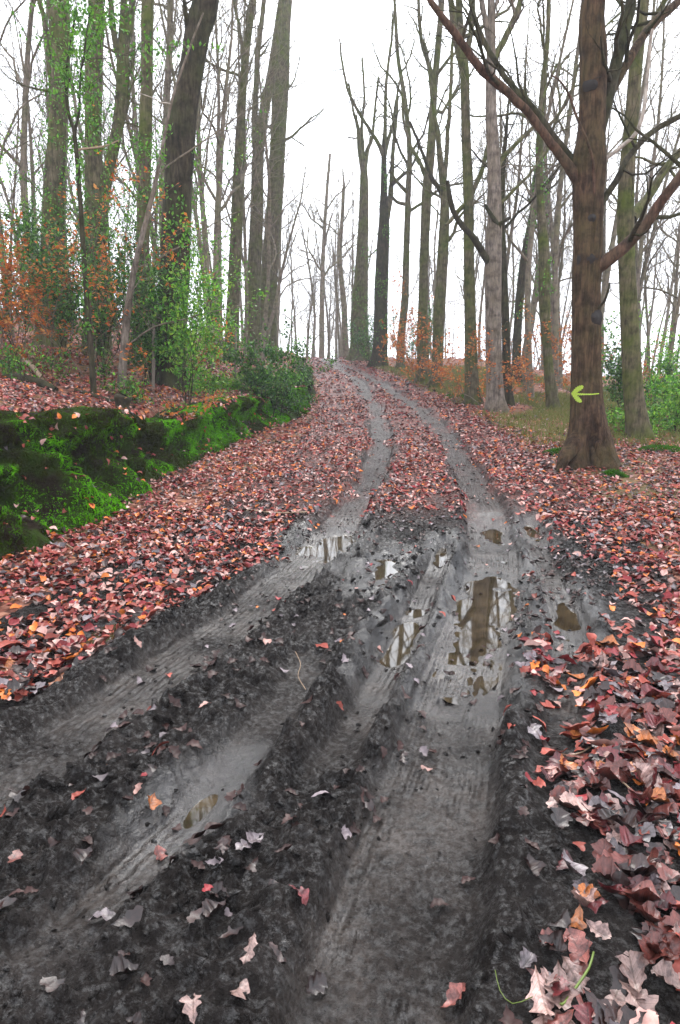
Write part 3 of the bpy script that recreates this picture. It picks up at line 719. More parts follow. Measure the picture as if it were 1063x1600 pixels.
B = M_BEECH
TREES = [
 dict(label='grey green trunk with a forked side limb just behind the arrow painted oak',
      trunk=[(1000, 688, 34), (993, 640, 31), (989, 600, 30), (984, 500, 27), (980, 420, 26), (978, 300, 25), (986, 200, 21), (994, 100, 20), (1006, 0, 17)], mat=B, seed=4, top=15,
      limbs=[([(985, 345, 20), (998, 330, 17), (1015, 308, 14), (1038, 272, 13), (1066, 236, 12), (1110, 180, 8)], 1.0, B, 5)]),
 dict(label='pale smooth trunk with broken stubs and a dead upswept limb at the track edge',
      trunk=[(776, 643, 32), (773, 600, 26), (771, 500, 25), (771, 400, 26), (773, 330, 22), (772, 260, 20), (768, 180, 17), (767, 100, 15), (768, 60, 13)], mat=M_PALE, seed=5, top=14, crown=9, crown_from=0.65,
      limbs=[([(768, 412, 15), (757, 400, 12), (738, 368, 10), (718, 345, 9), (704, 315, 8), (699, 282, 6)], -0.7, M_DARK),
             ([(775, 375, 13), (779, 356, 9), (770, 340, 7), (758, 320, 5)], -0.3, M_DARK), ([(777, 362, 9), (782, 350, 7), (797, 340, 4)], -0.35, M_DARK),
             ([(778, 262, 10), (786, 248, 8), (812, 222, 6), (838, 195, 6), (850, 150, 5), (870, 100, 4)], 0.7, B, 5),
             ([(770, 100, 11), (782, 72, 10), (800, 40, 10), (814, 0, 9), (822, -50, 7)], .4, B, 5), ([(768, 90, 10), (760, 40, 9), (752, 0, 8), (745, -50, 6)], -.3, M_PALE, 5),
             ([(780, 320, 6), (800, 300, 5), (830, 270, 4), (855, 232, 3)], .6, B, 3)]),
 dict(label='dark slender stem growing hard against the pale trunk with broken stubs',
      trunk=[(795, 634, 15), (792, 580, 13), (790, 500, 12), (786, 400, 11), (784, 320, 9), (788, 240, 7)], mat=M_DARK, seed=6, top=9, crown=5),
 dict(label='straight olive trunk forking near its top, beside the pale stubbed trunk',
      trunk=[(739, 632, 24), (737, 590, 21), (735, 500, 18), (733, 400, 16), (732, 300, 16), (728, 200, 14), (726, 110, 14), (720, 60, 12)], mat=B, seed=7, top=15, crown=9, crown_from=.6,
      limbs=[([(734, 310, 10), (745, 290, 8), (756, 262, 7), (762, 230, 6), (775, 190, 4)], .8, B, 3), ([(730, 318, 9), (716, 330, 7), (704, 345, 6), (696, 352, 4)], -.4, B),
             ([(724, 110, 11), (712, 60, 10), (704, 0, 9), (700, -60, 6)], -.5, B, 4), ([(726, 110, 10), (734, 50, 9), (738, 0, 8), (742, -60, 6)], .5, B, 4)]),
 dict(label='leaning trunk with a short forked crown between two straighter olive trunks',
      trunk=[(680, 606, 19), (684, 560, 18), (686, 500, 18), (692, 400, 17), (695, 340, 15), (694, 300, 12)], mat=B, seed=8, top=11, crown=5,
      limbs=[([(694, 310, 9), (684, 290, 8), (676, 278, 7), (662, 240, 5), (640, 190, 4)], -.6, M_DARK, 4), ([(694, 305, 8), (698, 250, 7), (702, 180, 6), (706, 90, 5), (712, 20, 3)], .4, B, 5)]),
 dict(label='straight olive trunk with copper beech leaves at its foot and a high left fork',
      trunk=[(661, 598, 22), (661, 560, 19), (661, 500, 16), (663, 400, 14), (667, 300, 15), (673, 240, 14), (678, 150, 11), (683, 90, 10), (691, 0, 8)], mat=B, seed=9, top=17, crown=9, crown_from=.55,
      limbs=[([(678, 130, 8), (670, 100, 7), (660, 60, 6), (655, 0, 5), (650, -50, 4)], -.6, B, 5), ([(668, 280, 7), (655, 250, 6), (640, 225, 5), (630, 180, 4), (628, 120, 3)], .8, B, 4)]),
 dict(label='thin grey trunk with wavy stem standing behind the grassy verge',
      trunk=[(625, 578, 14), (628, 520, 12), (633, 470, 12), (635, 400, 10), (638, 300, 9), (640, 230, 8), (632, 150, 7), (622, 90, 6), (618, 20, 5)], mat=B, seed=10, top=17, crown=9, crown_from=.4,
      limbs=[([(636, 300, 6), (622, 285, 5), (610, 268, 4)], -.5, B, 2), ([(638, 320, 6), (620, 315, 5), (608, 300, 4)], -.4, B, 2)]),
 dict(label='dark ivy clad twin stemmed trunk where the track crests, with open forked crown',
      trunk=[(592, 573, 25), (594, 540, 23), (595, 500, 22), (597, 420, 21), (600, 350, 17), (600, 300, 11), (600, 238, 8)], mat=M_DARK, seed=12, top=12, crown=2, ivy=3200, ivy_h=(0.1, 9.5),
      limbs=[([(600, 245, 8), (590, 222, 6), (572, 195, 5), (556, 168, 5), (543, 140, 4), (535, 100, 3.5), (531, 60, 2.5)], -1, B, 6), ([(600, 245, 8), (607, 220, 6), (616, 190, 5), (619, 160, 4), (628, 110, 3)], .8, B, 5), ([(600, 245, 7), (603, 200, 6), (604, 130, 5), (612, 60, 4), (618, 0, 3)], .2, B, 6),
             ([(603, 345, 12), (610, 300, 9), (612, 260, 7), (617, 200, 6), (622, 150, 4)], .5, B, 5), ([(612, 290, 6), (628, 275, 5), (642, 262, 4), (654, 236, 3)], -.5, M_DARK, 3)]),
 dict(label='broad ivy covered trunk at the crest with a candelabra of upright branches',
      trunk=[(563, 563, 34), (562, 530, 30), (562, 490, 27), (565, 420, 21), (568, 350, 16), (569, 290, 14), (568, 245, 9)], mat=B, seed=13, top=10, crown=2, ivy=2600, ivy_h=(0.1, 7.5),
      limbs=[([(569, 275, 10), (562, 235, 7), (559, 200, 6), (553, 175, 4), (545, 130, 3)], -.6, B, 5), ([(569, 275, 9), (574, 240, 7), (582, 215, 5), (586, 170, 4), (592, 120, 3)], .5, B, 5), ([(568, 250, 7), (566, 200, 5), (570, 150, 4), (566, 90, 3)], .2, B, 5)]),
 dict(label='thin crooked grey tree leaning off the broad ivy covered trunk at the crest',
      trunk=[(541, 563, 12), (539, 520, 10), (538, 480, 9), (533, 430, 8), (531, 390, 7), (535, 340, 6), (537, 300, 5)], mat=M_FAR, seed=14, top=11, crown=7, crown_from=.5, Y=44),
 dict(label='lone slim tree rising from the very middle of the crest of the track',
      trunk=[(503, 566, 9), (503, 500, 8), (504, 440, 7), (506, 380, 6), (511, 300, 5), (516, 240, 4)], mat=M_FAR, seed=15, top=15, crown=10, crown_from=.35, Y=52),
 dict(label='rough trunk with dark foot in the clearing beside the oak with the painted arrow',
      trunk=[(864, 640, 17), (858, 580, 15), (855, 540, 14), (851, 470, 18), (850, 400, 17), (845, 320, 12), (843, 230, 11), (848, 140, 9), (856, 60, 7)], mat=B, seed=16, top=14, crown=10, crown_from=.4, ivy=700, ivy_h=(3, 7)),
 dict(label='ivy wrapped thin trunk leaning out of the thicket behind the clearing',
      trunk=[(806, 610, 15), (808, 540, 13), (812, 470, 13), (820, 400, 12), (830, 340, 8), (838, 280, 6)], mat=M_DARK, seed=17, top=11, crown=7, ivy=1500, ivy_h=(2.5, 8.5), Y=28),
 # left side, above the bank
 dict(label='dark leaning trunk on the bank, thickest of the trees above the moss',
      trunk=[(264, 602, 48), (266, 560, 44), (270, 500, 44), (274, 400, 46), (278, 300, 44), (284, 200, 43), (292, 150, 39), (301, 100, 37), (309, 50, 38), (322, 0, 39)], mat=M_DARK, seed=20, top=13, sides=40, crown=9, crown_from=.62, ivy=2600, ivy_h=(0.1, 5), ivy_off=.12, rough=.035,
      limbs=[([(300, 62, 12), (293, 40, 9), (290, 10, 6), (286, -40, 5)], -.4, M_DARK, 3)]),
 dict(label='grey stem of a close pair on the bank, the thicker one leaning towards the track',
      trunk=[(418, 556, 30), (419, 500, 28), (420, 450, 27), (427, 350, 25), (433, 250, 24), (438, 150, 26), (441, 90, 24), (444, 50, 20), (448, 0, 18)], mat=B, seed=21, top=16, crown=9, crown_from=.6),
 dict(label='grey stem of a close pair on the bank, the slimmer and more upright one',
      trunk=[(397, 558, 24), (396, 500, 23), (396, 450, 22), (401, 350, 21), (403, 250, 18), (410, 190, 16), (424, 120, 14), (432, 60, 12), (440, 0, 10)], mat=B, seed=22, top=14, crown=7, crown_from=.6,
      limbs=[([(402, 260, 13), (398, 200, 10), (400, 130, 9), (404, 60, 8), (412, 0, 7), (418, -50, 5)], .6, B, 5)]),
 dict(label='plain grey trunk standing alone between the dark leaning trunk and the close pair',
      trunk=[(362, 566, 21), (363, 500, 20), (368, 400, 19), (372, 300, 18), (376, 200, 14), (382, 110, 12), (390, 40, 11), (396, 0, 9)], mat=B, seed=23, top=15, crown=8, crown_from=.55, ivy=250, ivy_h=(.1, 2),
      limbs=[([(382, 120, 8), (376, 60, 6), (368, 10, 5), (362, -40, 4)], .5, B, 4)]),
 dict(label='straight brown trunk behind the pale bent sapling on the bank',
      trunk=[(216, 562, 24), (220, 500, 22), (223, 400, 20), (225, 300, 20), (228, 200, 20), (230, 100, 18), (231, 0, 19)], mat=B, seed=24, top=15, crown=8, crown_from=.65, ivy=1800, ivy_h=(.3, 9), ivy_off=.14, Y=17),
 dict(label='thick mossy trunk on the slope, half hidden by copper leaves and climbing holly',
      trunk=[(78, 500, 40), (82, 400, 36), (84, 300, 33), (90, 200, 26), (94, 100, 27), (92, 0, 33)], mat=B, seed=25, top=15, crown=8, crown_from=.6, ivy=4200, ivy_h=(.5, 11), ivy_off=.16, Y=19,
      limbs=[([(84, 230, 10), (80, 150, 9), (72, 60, 8), (60, 0, 7), (50, -50, 5)], .5, B, 4)]),
 dict(label='mossy trunk wrapped in bright ivy beside the black stemmed holly',
      trunk=[(150, 530, 36), (149, 400, 33), (148, 300, 30), (146, 200, 25), (147, 100, 27), (150, 0, 23)], mat=B, seed=26, top=15, crown=8, crown_from=.6, ivy=4600, ivy_h=(.5, 11), ivy_off=.16, Y=17.5),
 dict(label='grey tree forking into a broad vee above the slope thicket',
      trunk=[(158, 400, 18), (164, 300, 18), (176, 240, 18), (184, 200, 18), (190, 150, 19), (193, 105, 21), (192, 80, 18)], mat=B, seed=27, top=10.5, crown=3, ivy=1500, ivy_h=(1, 8.5), ivy_off=.14, Y=21,
      limbs=[([(190, 95, 13), (180, 60, 10), (176, 30, 9), (172, -10, 8), (168, -60, 6)], -.4, B, 4), ([(192, 95, 14), (200, 60, 12), (204, 20, 10), (210, -20, 9), (218, -70, 6)], .6, B, 4)]),
 dict(label='slim straight grey trunk directly behind the dark leaning trunk',
      trunk=[(256, 520, 12), (258, 400, 11), (260, 200, 10), (264, 100, 9), (266, 0, 9)], mat=M_FAR, seed=28, top=15, crown=6, crown_from=.6, Y=24),
 dict(label='slim twin stemmed tree seen between the dark leaning trunk and the lone grey trunk',
      trunk=[(336, 540, 12), (338, 450, 11), (340, 350, 10), (345, 250, 8), (352, 150, 6), (362, 60, 4)], mat=M_FAR, seed=29, top=14, crown=9, crown_from=.3, Y=26),
]
for t_ in TREES:
    t_ = dict(t_); lab = t_.pop('label'); tk = t_.pop('trunk'); mt = t_.pop('mat')
    tree(lab, tk, mt, **t_)

# pale bent sapling with long bare whips reaching over the bank
tree('pale bent sapling on the bank top with long bare whips reaching toward the track',
     [(190, 606, 14), (193, 560, 12), (199, 490, 11), (208, 430, 9), (222, 370, 8), (240, 300, 7), (254, 230, 5), (268, 160, 4), (284, 110, 3.5), (302, 60, 3), (318, 20, 2.5)], M_PALE, seed=40, top=3, crown=0, name='sapling', category='sapling', flare=.3, sides=10,
     limbs=[([(205, 430, 3.5), (216, 418, 2.6), (240, 408, 2.3), (300, 372, 2.0), (345, 342, 1.7), (400, 318, 1.4), (446, 308, 0.9)], 1.0, M_FAR, 5),
            ([(238, 300, 2.9), (246, 272, 2.6), (300, 232, 2.3), (350, 196, 1.9), (400, 164, 1.5), (452, 138, 1.0), (500, 116, 0.7)], 1.2, M_FAR, 6),
            ([(192, 545, 3.5), (206, 532, 2.9), (240, 512, 2.6), (290, 498, 2.3), (340, 486, 1.7), (395, 474, 1.0)], -.6, M_FAR, 5),
            ([(266, 162, 2.3), (250, 160, 2.0), (236, 152, 1.7), (214, 144, 1.2)], -.3, M_WHITE)])
tree('slender black stemmed young holly climbing between the mossy trunks',
     [(142, 540, 9), (136, 470, 8), (131, 400, 8), (126, 320, 7.5), (121, 250, 7), (116, 205, 6)], M_DARK, Y=12.5, seed=41, top=4, crown=0, name='holly_tree', flare=.2, sides=8, ivy=350, ivy_h=(1, 4.2), leafy=2200,
     limbs=[([(117, 208, 6), (108, 170, 5), (106, 120, 4), (112, 60, 3), (120, 10, 2)], -.3, M_DARK, 6), ([(117, 208, 5), (124, 180, 4), (124, 130, 3.5), (134, 70, 3), (140, 20, 2)], .3, M_DARK, 6), ([(118, 234, 4), (150, 230, 3), (190, 218, 2)], .3, M_TWIG, 3)])

# ------------------------------------------------------------------ background wood: templates copied one by one
def bg_template(seed, Ht, rad):
    r = np.random.default_rng(seed)
    P = [[0, 0, -.4, rad * 1.15], [0, 0, 0.1, rad * 1.05]]; d = np.array([r.normal(0, .03), r.normal(0, .03), 1.0]); p = np.zeros(3)
    for k in range(8):
        d = unit(d + r.normal(0, .045, 3) * [1, 1, 0] + [0, 0, .02]); p = p + d * Ht / 8; P.append([*p, max(.015, rad * (1 - .92 * (k + 1) / 8))])
    S = spline(P, .4); tb = Tubes(); tb.add(S[:, :3], S[:, 3], 8)
    tm = tb.mesh('trunk', M_FAR); out = []
    nb_ = 13
    for k in range(nb_):
        i_ = int(len(S) * (0.30 + 0.66 * (k + r.random()) / nb_)); i_ = min(i_, len(S) - 2); a = k * 2.4 + r.random(); el = r.uniform(.7, 1.25)
        L = max(1.0, (Ht - S[i_, 2]) * r.uniform(.3, .6))
        grow(r, out, S[i_, :3], [math.cos(a) * math.cos(el), math.sin(a) * math.cos(el), math.sin(el)], max(.012, S[i_, 3] * .5), L, 2, kids=.8, minr=.006)
    tb = Tubes(); add_branches(tb, out); return tm, tb.mesh('crown', M_FAR)
TPL = [bg_template(100 + k, 13 + (k % 4) * 1.5, 0.075 + 0.02 * (k % 5)) for k in range(9)]
placed = []
r = np.random.default_rng(77); cnt = 0
MARKS = [(-400, None), (15, 'the copper leaved saplings'), (85, 'the thick mossy trunk'), (150, 'the ivy wrapped mossy trunk'), (225, 'the straight brown trunk'), (275, 'the dark leaning trunk'), (368, 'the lone grey trunk'), (415, 'the close pair of grey stems'),
         (465, 'the rounded bush at the bend'), (504, 'the lone slim tree on the crest'), (563, 'the broad ivy covered trunk'), (597, 'the dark ivy clad trunk'), (662, 'the high forked olive trunk'), (686, 'the short crowned leaning trunk'), (733, 'the straight forking trunk'),
         (771, 'the pale stubbed trunk'), (853, 'the rough trunk in the clearing'), (918, 'the arrow painted oak'), (985, 'the trunk behind the oak'), (1040, 'the upright holly')]
def zone_label(px, Y):
    look = 'bare tree' if Y < 34 else 'slim hazy bare tree' if Y < 58 else 'faint far bare tree'
    i_ = max(k for k in range(len(MARKS)) if MARKS[k][0] <= px)
    if i_ == 0: lab = f'{look} beyond the slope past the copper leaved saplings'
    elif i_ == len(MARKS) - 1: lab = f'{look} beyond the upright holly past the oak'
    else: lab = f'{look} in the gap between {MARKS[i_][1]} and {MARKS[i_ + 1][1]}'
    return ' '.join(lab.split()[:16]), 'background trees: ' + lab
for k in range(3000):
    if cnt >= 235: break
    px = r.uniform(-150, 1213); Y = r.choice([r.uniform(21, 34), r.uniform(28, 55), r.uniform(50, 95), r.uniform(50, 95)])
    if k < 60: px = r.uniform(440, 556); Y = r.uniform(57, 96)
    x = (px - CX) / F_PX * Y
    c_ = float(0.5 * (RA(min(Y, 46)) + RB(min(Y, 46))))
    if Y < 48 and -3.0 < x - c_ < 4.2: continue
    if 440 < px < 555 and Y < 55: continue
    if k >= 60 and 440 < px < 555: continue
    if k < 60 and cnt >= 24: continue
    if Y < 28 and 600 < px < 760: continue
    if any((x - a) ** 2 + (Y - b) ** 2 < 1.1 for a, b in placed): continue
    placed.append((x, Y)); z = Hs(x, Y)
    tm, cm_ = TPL[r.integers(len(TPL))]
    lab, grp = zone_label(px, Y)
    o = thing('bare_tree', (x, Y, z), lab, 'tree', grp)
    o.rotation_euler = (r.normal(0, .025), r.normal(0, .025), r.uniform(0, 6.28)); s = r.uniform(.75, 1.15); o.scale = (s, s, s * r.uniform(.9, 1.15))
    obj('trunk', tm, o); obj('crown', cm_, o); cnt += 1

# ------------------------------------------------------------------ shrubs, saplings with copper leaves, brambles
def shrub(name, label, category, base, h, spread, stems, nleaf, size, cols, mat=M_FOL, seed=1, up=.35, bark_=M_DARK, flat=.9, group=None, lev=2, kids=1.0, jit=.05, srad=.012):
    r = np.random.default_rng(seed); base = np.asarray(base, float); out = []
    for k in range(stems):
        a = k * 2.4 + r.random(); el = math.atan2(1, spread * r.uniform(.3, 1.2))
        d = [math.cos(a) * math.cos(el), math.sin(a) * math.cos(el), math.sin(el)]
        grow(r, out, [r.normal(0, .06), r.normal(0, .06), -.08], d, srad * r.uniform(.7, 1.2), h * r.uniform(.7, 1.1), lev, up=up, kids=kids, wander=.2, minr=.0025)
    root = thing(name, base, label, category, group)
    tb = Tubes(); add_branches(tb, out); obj('stems', tb.mesh('stems', bark_), root)
    pool = np.concatenate([P[len(P) // 3:] for P, R, l in out if l < lev])
    k = r.integers(len(pool), size=nleaf); P = pool[k] + r.normal(0, jit, (nleaf, 3)); P[:, 2] = np.maximum(P[:, 2], .03)
    ci = r.integers(len(cols), size=nleaf); C = np.array(cols)[ci] * r.uniform(.6, 1.35, (nleaf, 1))
    vv, ff, cc = leaf_mass(HOLLY, P, rots(r, nleaf, flat), r.uniform(.6, 1.3, nleaf) * size, C)
    obj('foliage', mesh_np('foliage', vv, ff, mat, False, cc), root)
    return root
HG = [(.03, .105, .016), (.055, .17, .02), (.11, .26, .03), (.02, .07, .016)]
BG = [(.09, .27, .025), (.16, .40, .03), (.24, .42, .05), (.05, .18, .02)]
CG = [(.48, .13, .03), (.56, .19, .04), (.40, .10, .03), (.52, .25, .08)]
def gp(px, Y):
    x = (px - CX) / F_PX * Y; return (x, Y, Hs(x, Y))
SH = [  # px, Y, h, spread, stems, leaves, label
 (40, 15, 2.6, .6, 7, 2600, 'dark holly bush on the slope by the copper leaved beech saplings'),
 (110, 16, 3.0, .55, 8, 3000, 'dense dark holly bush in front of the thick mossy trunk'),
 (170, 15, 2.8, .55, 8, 3000, 'dark holly bush behind the black stemmed young holly'),
 (20, 19, 4.2, .5, 8, 2800, 'tall light green holly rising at the back of the slope thicket'),
 (205, 19, 4.6, .4, 8, 2800, 'tall light green holly behind the pale bent sapling'),
 (232, 14.5, 2.2, .6, 7, 2600, 'deep green holly bush at the foot of the pale bent sapling'),
 (292, 13.5, 2.4, .5, 6, 2100, 'light green holly bush hugging the dark leaning trunk'),
 (330, 17, 2.4, .5, 5, 1300, 'tall loose holly bush between the dark leaning trunk and the lone grey trunk'),
 (425, 16.6, 2.0, .8, 9, 3900, 'wide dark yew-like bush under the close pair of grey stems'),
 (458, 20, 1.5, .8, 7, 1500, 'rounded dark bush at the inner bend of the track'),
 (575, 37, 2.6, .6, 6, 1800, 'dark holly bush between the two ivy covered trunks at the crest'),
 (640, 36, 2.6, .6, 6, 1600, 'green bush behind the thin wavy trunk on the verge'),
 (975, 17, 2.0, .6, 7, 2400, 'dark green holly bush behind the foot of the oak with the painted arrow'),
 (1022, 18.5, 2.6, .5, 7, 2400, 'upright green holly beside the grey green trunk behind the oak'),
 (1050, 15.5, 1.3, 1.0, 8, 1900, 'low spreading green bramble on the brow beyond the oak'),
 (1005, 14.5, .8, 1.3, 7, 1100, 'small fern-like green clump on the brow beside the oak'),
]
for k, (px, Y, h, sp, st, nl, lab) in enumerate(SH):
    light = 'light' in lab or 'loose' in lab or 'bramble' in lab or 'fern' in lab or 'upright' in lab
    shrub('bramble' if 'bramble' in lab else 'fern' if 'fern' in lab else 'shrub' if 'yew' in lab or 'rounded' in lab or 'green bush' in lab else 'holly_bush', lab, 'bush', gp(px, Y), h, sp, st, int(nl * 1.45), .08 if Y < 25 else .10, BG if light else HG, seed=200 + k, jit=.06, group=None, kids=1.1)
CP = [
 (12, 13.8, 2.3, 4, 1000, 'copper leaved beech sapling at the edge of the slope thicket'),
 (48, 13.6, 2.2, 4, 900, 'low copper leaved beech sapling in front of the dark hollies'),
 (95, 14.8, 3.6, 4, 900, 'tall copper leaved beech sapling against the thick mossy trunk'),
 (150, 13.8, 3.5, 4, 800, 'copper leaved beech sapling against the ivy wrapped mossy trunk'),
 (255, 11.8, 1.5, 2, 190, 'spindly sapling with a few orange leaves beside the dark leaning trunk'),
 (318, 15, 1.6, 2, 220, 'spindly sapling with dull orange leaves behind the bank herbs'),
 (655, 26, 2.8, 4, 600, 'copper leaved beech sapling round the foot of the straight olive trunks'),
 (620, 30, 3.4, 4, 500, 'copper leaved beech sapling before the thin wavy trunk'),
 (715, 21, 2.6, 4, 700, 'copper leaved beech sapling spreading level sprays beside the pale stubbed trunk'),
 (758, 19.6, 2.7, 3, 500, 'copper leaved beech sapling tangled between the two trunks at the track edge'),
 (830, 21, 2.9, 4, 750, 'copper leaved beech sapling with level sprays across the clearing'),
 (880, 24, 2.6, 4, 550, 'copper leaved beech sapling in the clearing right behind the oak'),
 (1045, 24, 2.6, 4, 550, 'copper leaved beech sapling in the dip behind the upright holly'),
 (1010, 32, 2.8, 4, 400, 'copper leaved beech sapling deep in the hazy wood'),
]
for k, (px, Y, h, st, nl, lab) in enumerate(CP):
    shrub('beech_sapling', lab, 'sapling', gp(px, Y), h, .8, st, int(nl * (1.25 if px < 400 else 1.8)), .085 if Y < 22 else .115, CG, M_COP, 300 + k, up=.12, bark_=M_FAR, flat=.5, jit=.04, srad=.014)
# low herbs and brambles on the bank top
r = np.random.default_rng(9)
for k in range(42):
    px = r.uniform(300, 486); Y = np.interp(px, [300, 486], [12.5, 20.5]) + r.uniform(-.3, 2.2); x = (px - CX) / F_PX * Y
    if x > toe_f(Y) - .35: x = float(toe_f(Y)) - r.uniform(.35, .8)
    shrub('bramble', 'low bright green bramble growing along the bank top at the bend', 'bramble', (x, Y, Hs(x, Y)), r.uniform(.25, .6), 1.5, 5, 230, .065, BG, seed=400 + k, jit=.07, group='brambles along the bank top', lev=1, kids=1.6, srad=.006)
for k in range(12):
    px = r.uniform(-20, 240); Y = r.uniform(11.8, 14); x = (px - CX) / F_PX * Y
    shrub('bramble', 'small straggling bramble among the fallen leaves on the slope', 'bramble', (x, Y, Hs(x, Y)), r.uniform(.4, .8), .9, 4, 110, .07, BG + HG, seed=450 + k, jit=.07, group='brambles on the leafy slope', lev=1, kids=1.4, srad=.006)

# grassy verge and moss cushions on the oak's side
n = 90000
Y = r.uniform(13, 36, n); x = r.uniform(0, 1, n) * 13 + RB(Y) + 1.0
cov = fbm2(x * .5, Y * .35, 3); kp = (cov > -.2) & (x > RB(Y) + 1.1 + .9 * r.random(n)); x, Y = x[kp], Y[kp]; n = len(x)
P = np.stack([x, Y, H(x, Y) - .01], -1); D = np.stack([r.normal(0, .5, n), r.normal(0, .5, n), 0 * x + 1], -1)
Sd = np.stack([np.cos(Y * 99), np.sin(Y * 99), 0 * Y], -1); w = (.003 + .0005 * Y)[:, None]
VV = np.stack([P - Sd * w, P + Sd * w, P + D * r.uniform(.07, .20, (n, 1))], 1).reshape(-1, 3)
g = r.random((n, 1)); cg = (1 - g) * np.array([.10, .15, .03]) + g * np.array([.24, .21, .08])
obj('grass', mesh_np('grass', VV, np.arange(n * 3).reshape(-1, 3), M_MOSS, False, np.repeat(cg, 3, 0)), label='thin yellowish grass on the verge below the row of trunks', category='grass', kind='stuff')
def moss_cushion(px, py, rad, hgt, label, seed):
    r = np.random.default_rng(seed); p = hit(px, py); n = 1500
    a = r.uniform(0, 6.28, n); q = np.sqrt(r.random(n)) * (1 + .3 * np.sin(a * 3 + seed))
    x = p[0] + np.cos(a) * q * rad; y = p[1] + np.sin(a) * q * rad * .8
    P = np.stack([x, y, H(x, y) + hgt * np.clip(1 - q * q, 0, 1) - .01], -1)
    D = np.stack([np.cos(a) * q, np.sin(a) * q, .7 + 0 * a], -1) + r.normal(0, .35, (n, 3))
    Sd = np.cross(D, r.normal(0, 1, (n, 3))); Sd /= np.linalg.norm(Sd, axis=1, keepdims=True)
    VV = np.stack([P - Sd * .012, P + Sd * .012, P + D * .035], 1).reshape(-1, 3)
    g = r.random((n, 1)); c = (1 - g) * np.array([.03, .08, .005]) + g * np.array([.06, .2, .01])
    b0 = np.array([p[0], p[1], Hs(p[0], p[1])])
    obj('moss_cushion', mesh_np('moss_cushion', VV - b0, np.arange(n * 3).reshape(-1, 3), M_MOSS, False, np.repeat(c, 3, 0)), loc=b0, label=label, category='moss')
moss_cushion(880, 712, .34, .10, 'green moss patch on the track side of the oak root', 1)
moss_cushion(958, 745, .16, .08, 'small moss tuft on the outer root of the oak', 2)
moss_cushion(712, 622, .42, .12, 'bright moss mound at the foot of the straight forking trunk', 3)
moss_cushion(1040, 705, .5, .10, 'green moss patch on the brow past the oak', 4)

# ------------------------------------------------------------------ logs, stump, posts, twigs
def rod(name, label, category, pts, mat, sides=8, group=None, knob=.1, step=.06):
    S = spline(pts, step); k = np.arange(len(S))
    S[:, 3] *= 1 + knob * vnoise2(k * .6, k * 0 + len(label))
    b = S[0, :3].copy(); tb = Tubes(); tb.add(S[:, :3], S[:, 3], sides)
    caps = [np.arange(sides)[::-1], np.arange(sides) + tb.n - sides]
    me = mesh_np(name, np.concatenate(tb.V) - b, [np.concatenate(tb.Q), np.array(caps)], mat)
    o = obj(name, me, loc=b, label=label, category=category)
    if group: o['group'] = group
    return o
def lie(pix, rads, lift=.0, detail=True):
    out = []
    for (px, py), ra in zip(pix, rads):
        p = hit(px, py); out.append([p[0], p[1], Hs(p[0], p[1], detail) + ra * .6 + lift, ra])
    return out
rod('log', 'dark rotting log lying across the leafy slope above the moss', 'log', lie([(5, 592), (40, 598), (70, 606), (88, 612)], [.07, .08, .07, .05]), M_DARK, 10)
rod('log', 'pale barkless branch leaning over the dark rotting log', 'log', lie([(34, 560), (52, 580), (66, 598)], [.05, .05, .04], .04), M_TWIG, 8)
rod('branch', 'long thin fallen branch half buried in leaves above the moss', 'branch', lie([(118, 612), (150, 622), (180, 632), (210, 640)], [.03, .035, .04, .03]), M_DARK, 8)
p = hit(192, 640); zb = Hs(p[0], p[1])
rod('stump', 'low rotten stump on the lip of the mossy bank', 'stump', [[p[0], p[1], zb - .1, .16], [p[0], p[1], zb + .08, .14], [p[0] + .02, p[1], zb + .2, .12], [p[0] + .03, p[1], zb + .23, .06]], M_DARK, 12, knob=.35, step=.04)
for px, py0, py1, lab in ((239, 606, 478, 'thin weathered upright pole at the foot of the dark leaning trunk'), (367, 600, 508, 'thin grey upright pole in front of the lone grey trunk')):
    p = hit(px, py0); q = at(px + 1, py1, p[1]); zb = Hs(p[0], p[1])
    rod('pole', lab, 'pole', [[p[0], p[1], zb - .15, .035], [(p[0] + q[0]) / 2 + .01, p[1], (zb + q[2]) / 2, .032], [q[0], q[1], q[2], .028]], M_POST, 8, knob=.15)
p = hit(458, 594); zb = Hs(p[0], p[1]); q = at(443, 572, p[1])
rod('plank', 'short pale broken board sticking out of the brambles at the bend', 'board', [[p[0], p[1], zb - .05, .05], [q[0], q[1] + .3, max(q[2], zb + .25), .045]], M_WHITE, 4, knob=.05)
TW = [([(925, 1524), (918, 1545), (900, 1572), (880, 1600), (872, 1612)], .0035, M_STEM, 'curved bright green stem lying on the oak leaves of the verge'),
      ([(772, 1555), (780, 1580), (800, 1592), (830, 1600)], .0012, M_STEM, 'thin green stalk among the brown leaves at the mud edge'),
      ([(945, 1220), (968, 1232), (984, 1248), (994, 1262)], .004, M_TWIG, 'thin tan twig bent over the wet leaves'),
      ([(862, 1176), (885, 1182), (910, 1180), (935, 1172)], .004, M_TWIG, 'slim yellow straw lying beside the orange leaf in the outer rut'),
      ([(355, 808), (390, 802), (430, 804), (482, 806)], .010, M_TWIG, 'long bare twig lying on the leaves at the churned mud edge'),
      ([(990, 1030), (1020, 1024), (1062, 1022)], .005, M_TWIG, 'straight straw coloured twig on the leafy verge'),
      ([(165, 838), (190, 825), (220, 815)], .007, M_TWIG, 'crooked pale twig below the mossy bank'),
      ([(80, 828), (100, 848), (118, 862)], .007, M_TWIG, 'short pale twig on the leaves at the toe of the bank'),
      ([(462, 1030), (470, 1045), (466, 1060), (478, 1076)], .002, M_TWIG, 'wavy root-like twig in the middle of the mud'),
      ([(800, 660), (830, 668), (855, 672)], .02, M_TWIG, 'fallen branch on the verge between the pale stubbed trunk and the oak')]
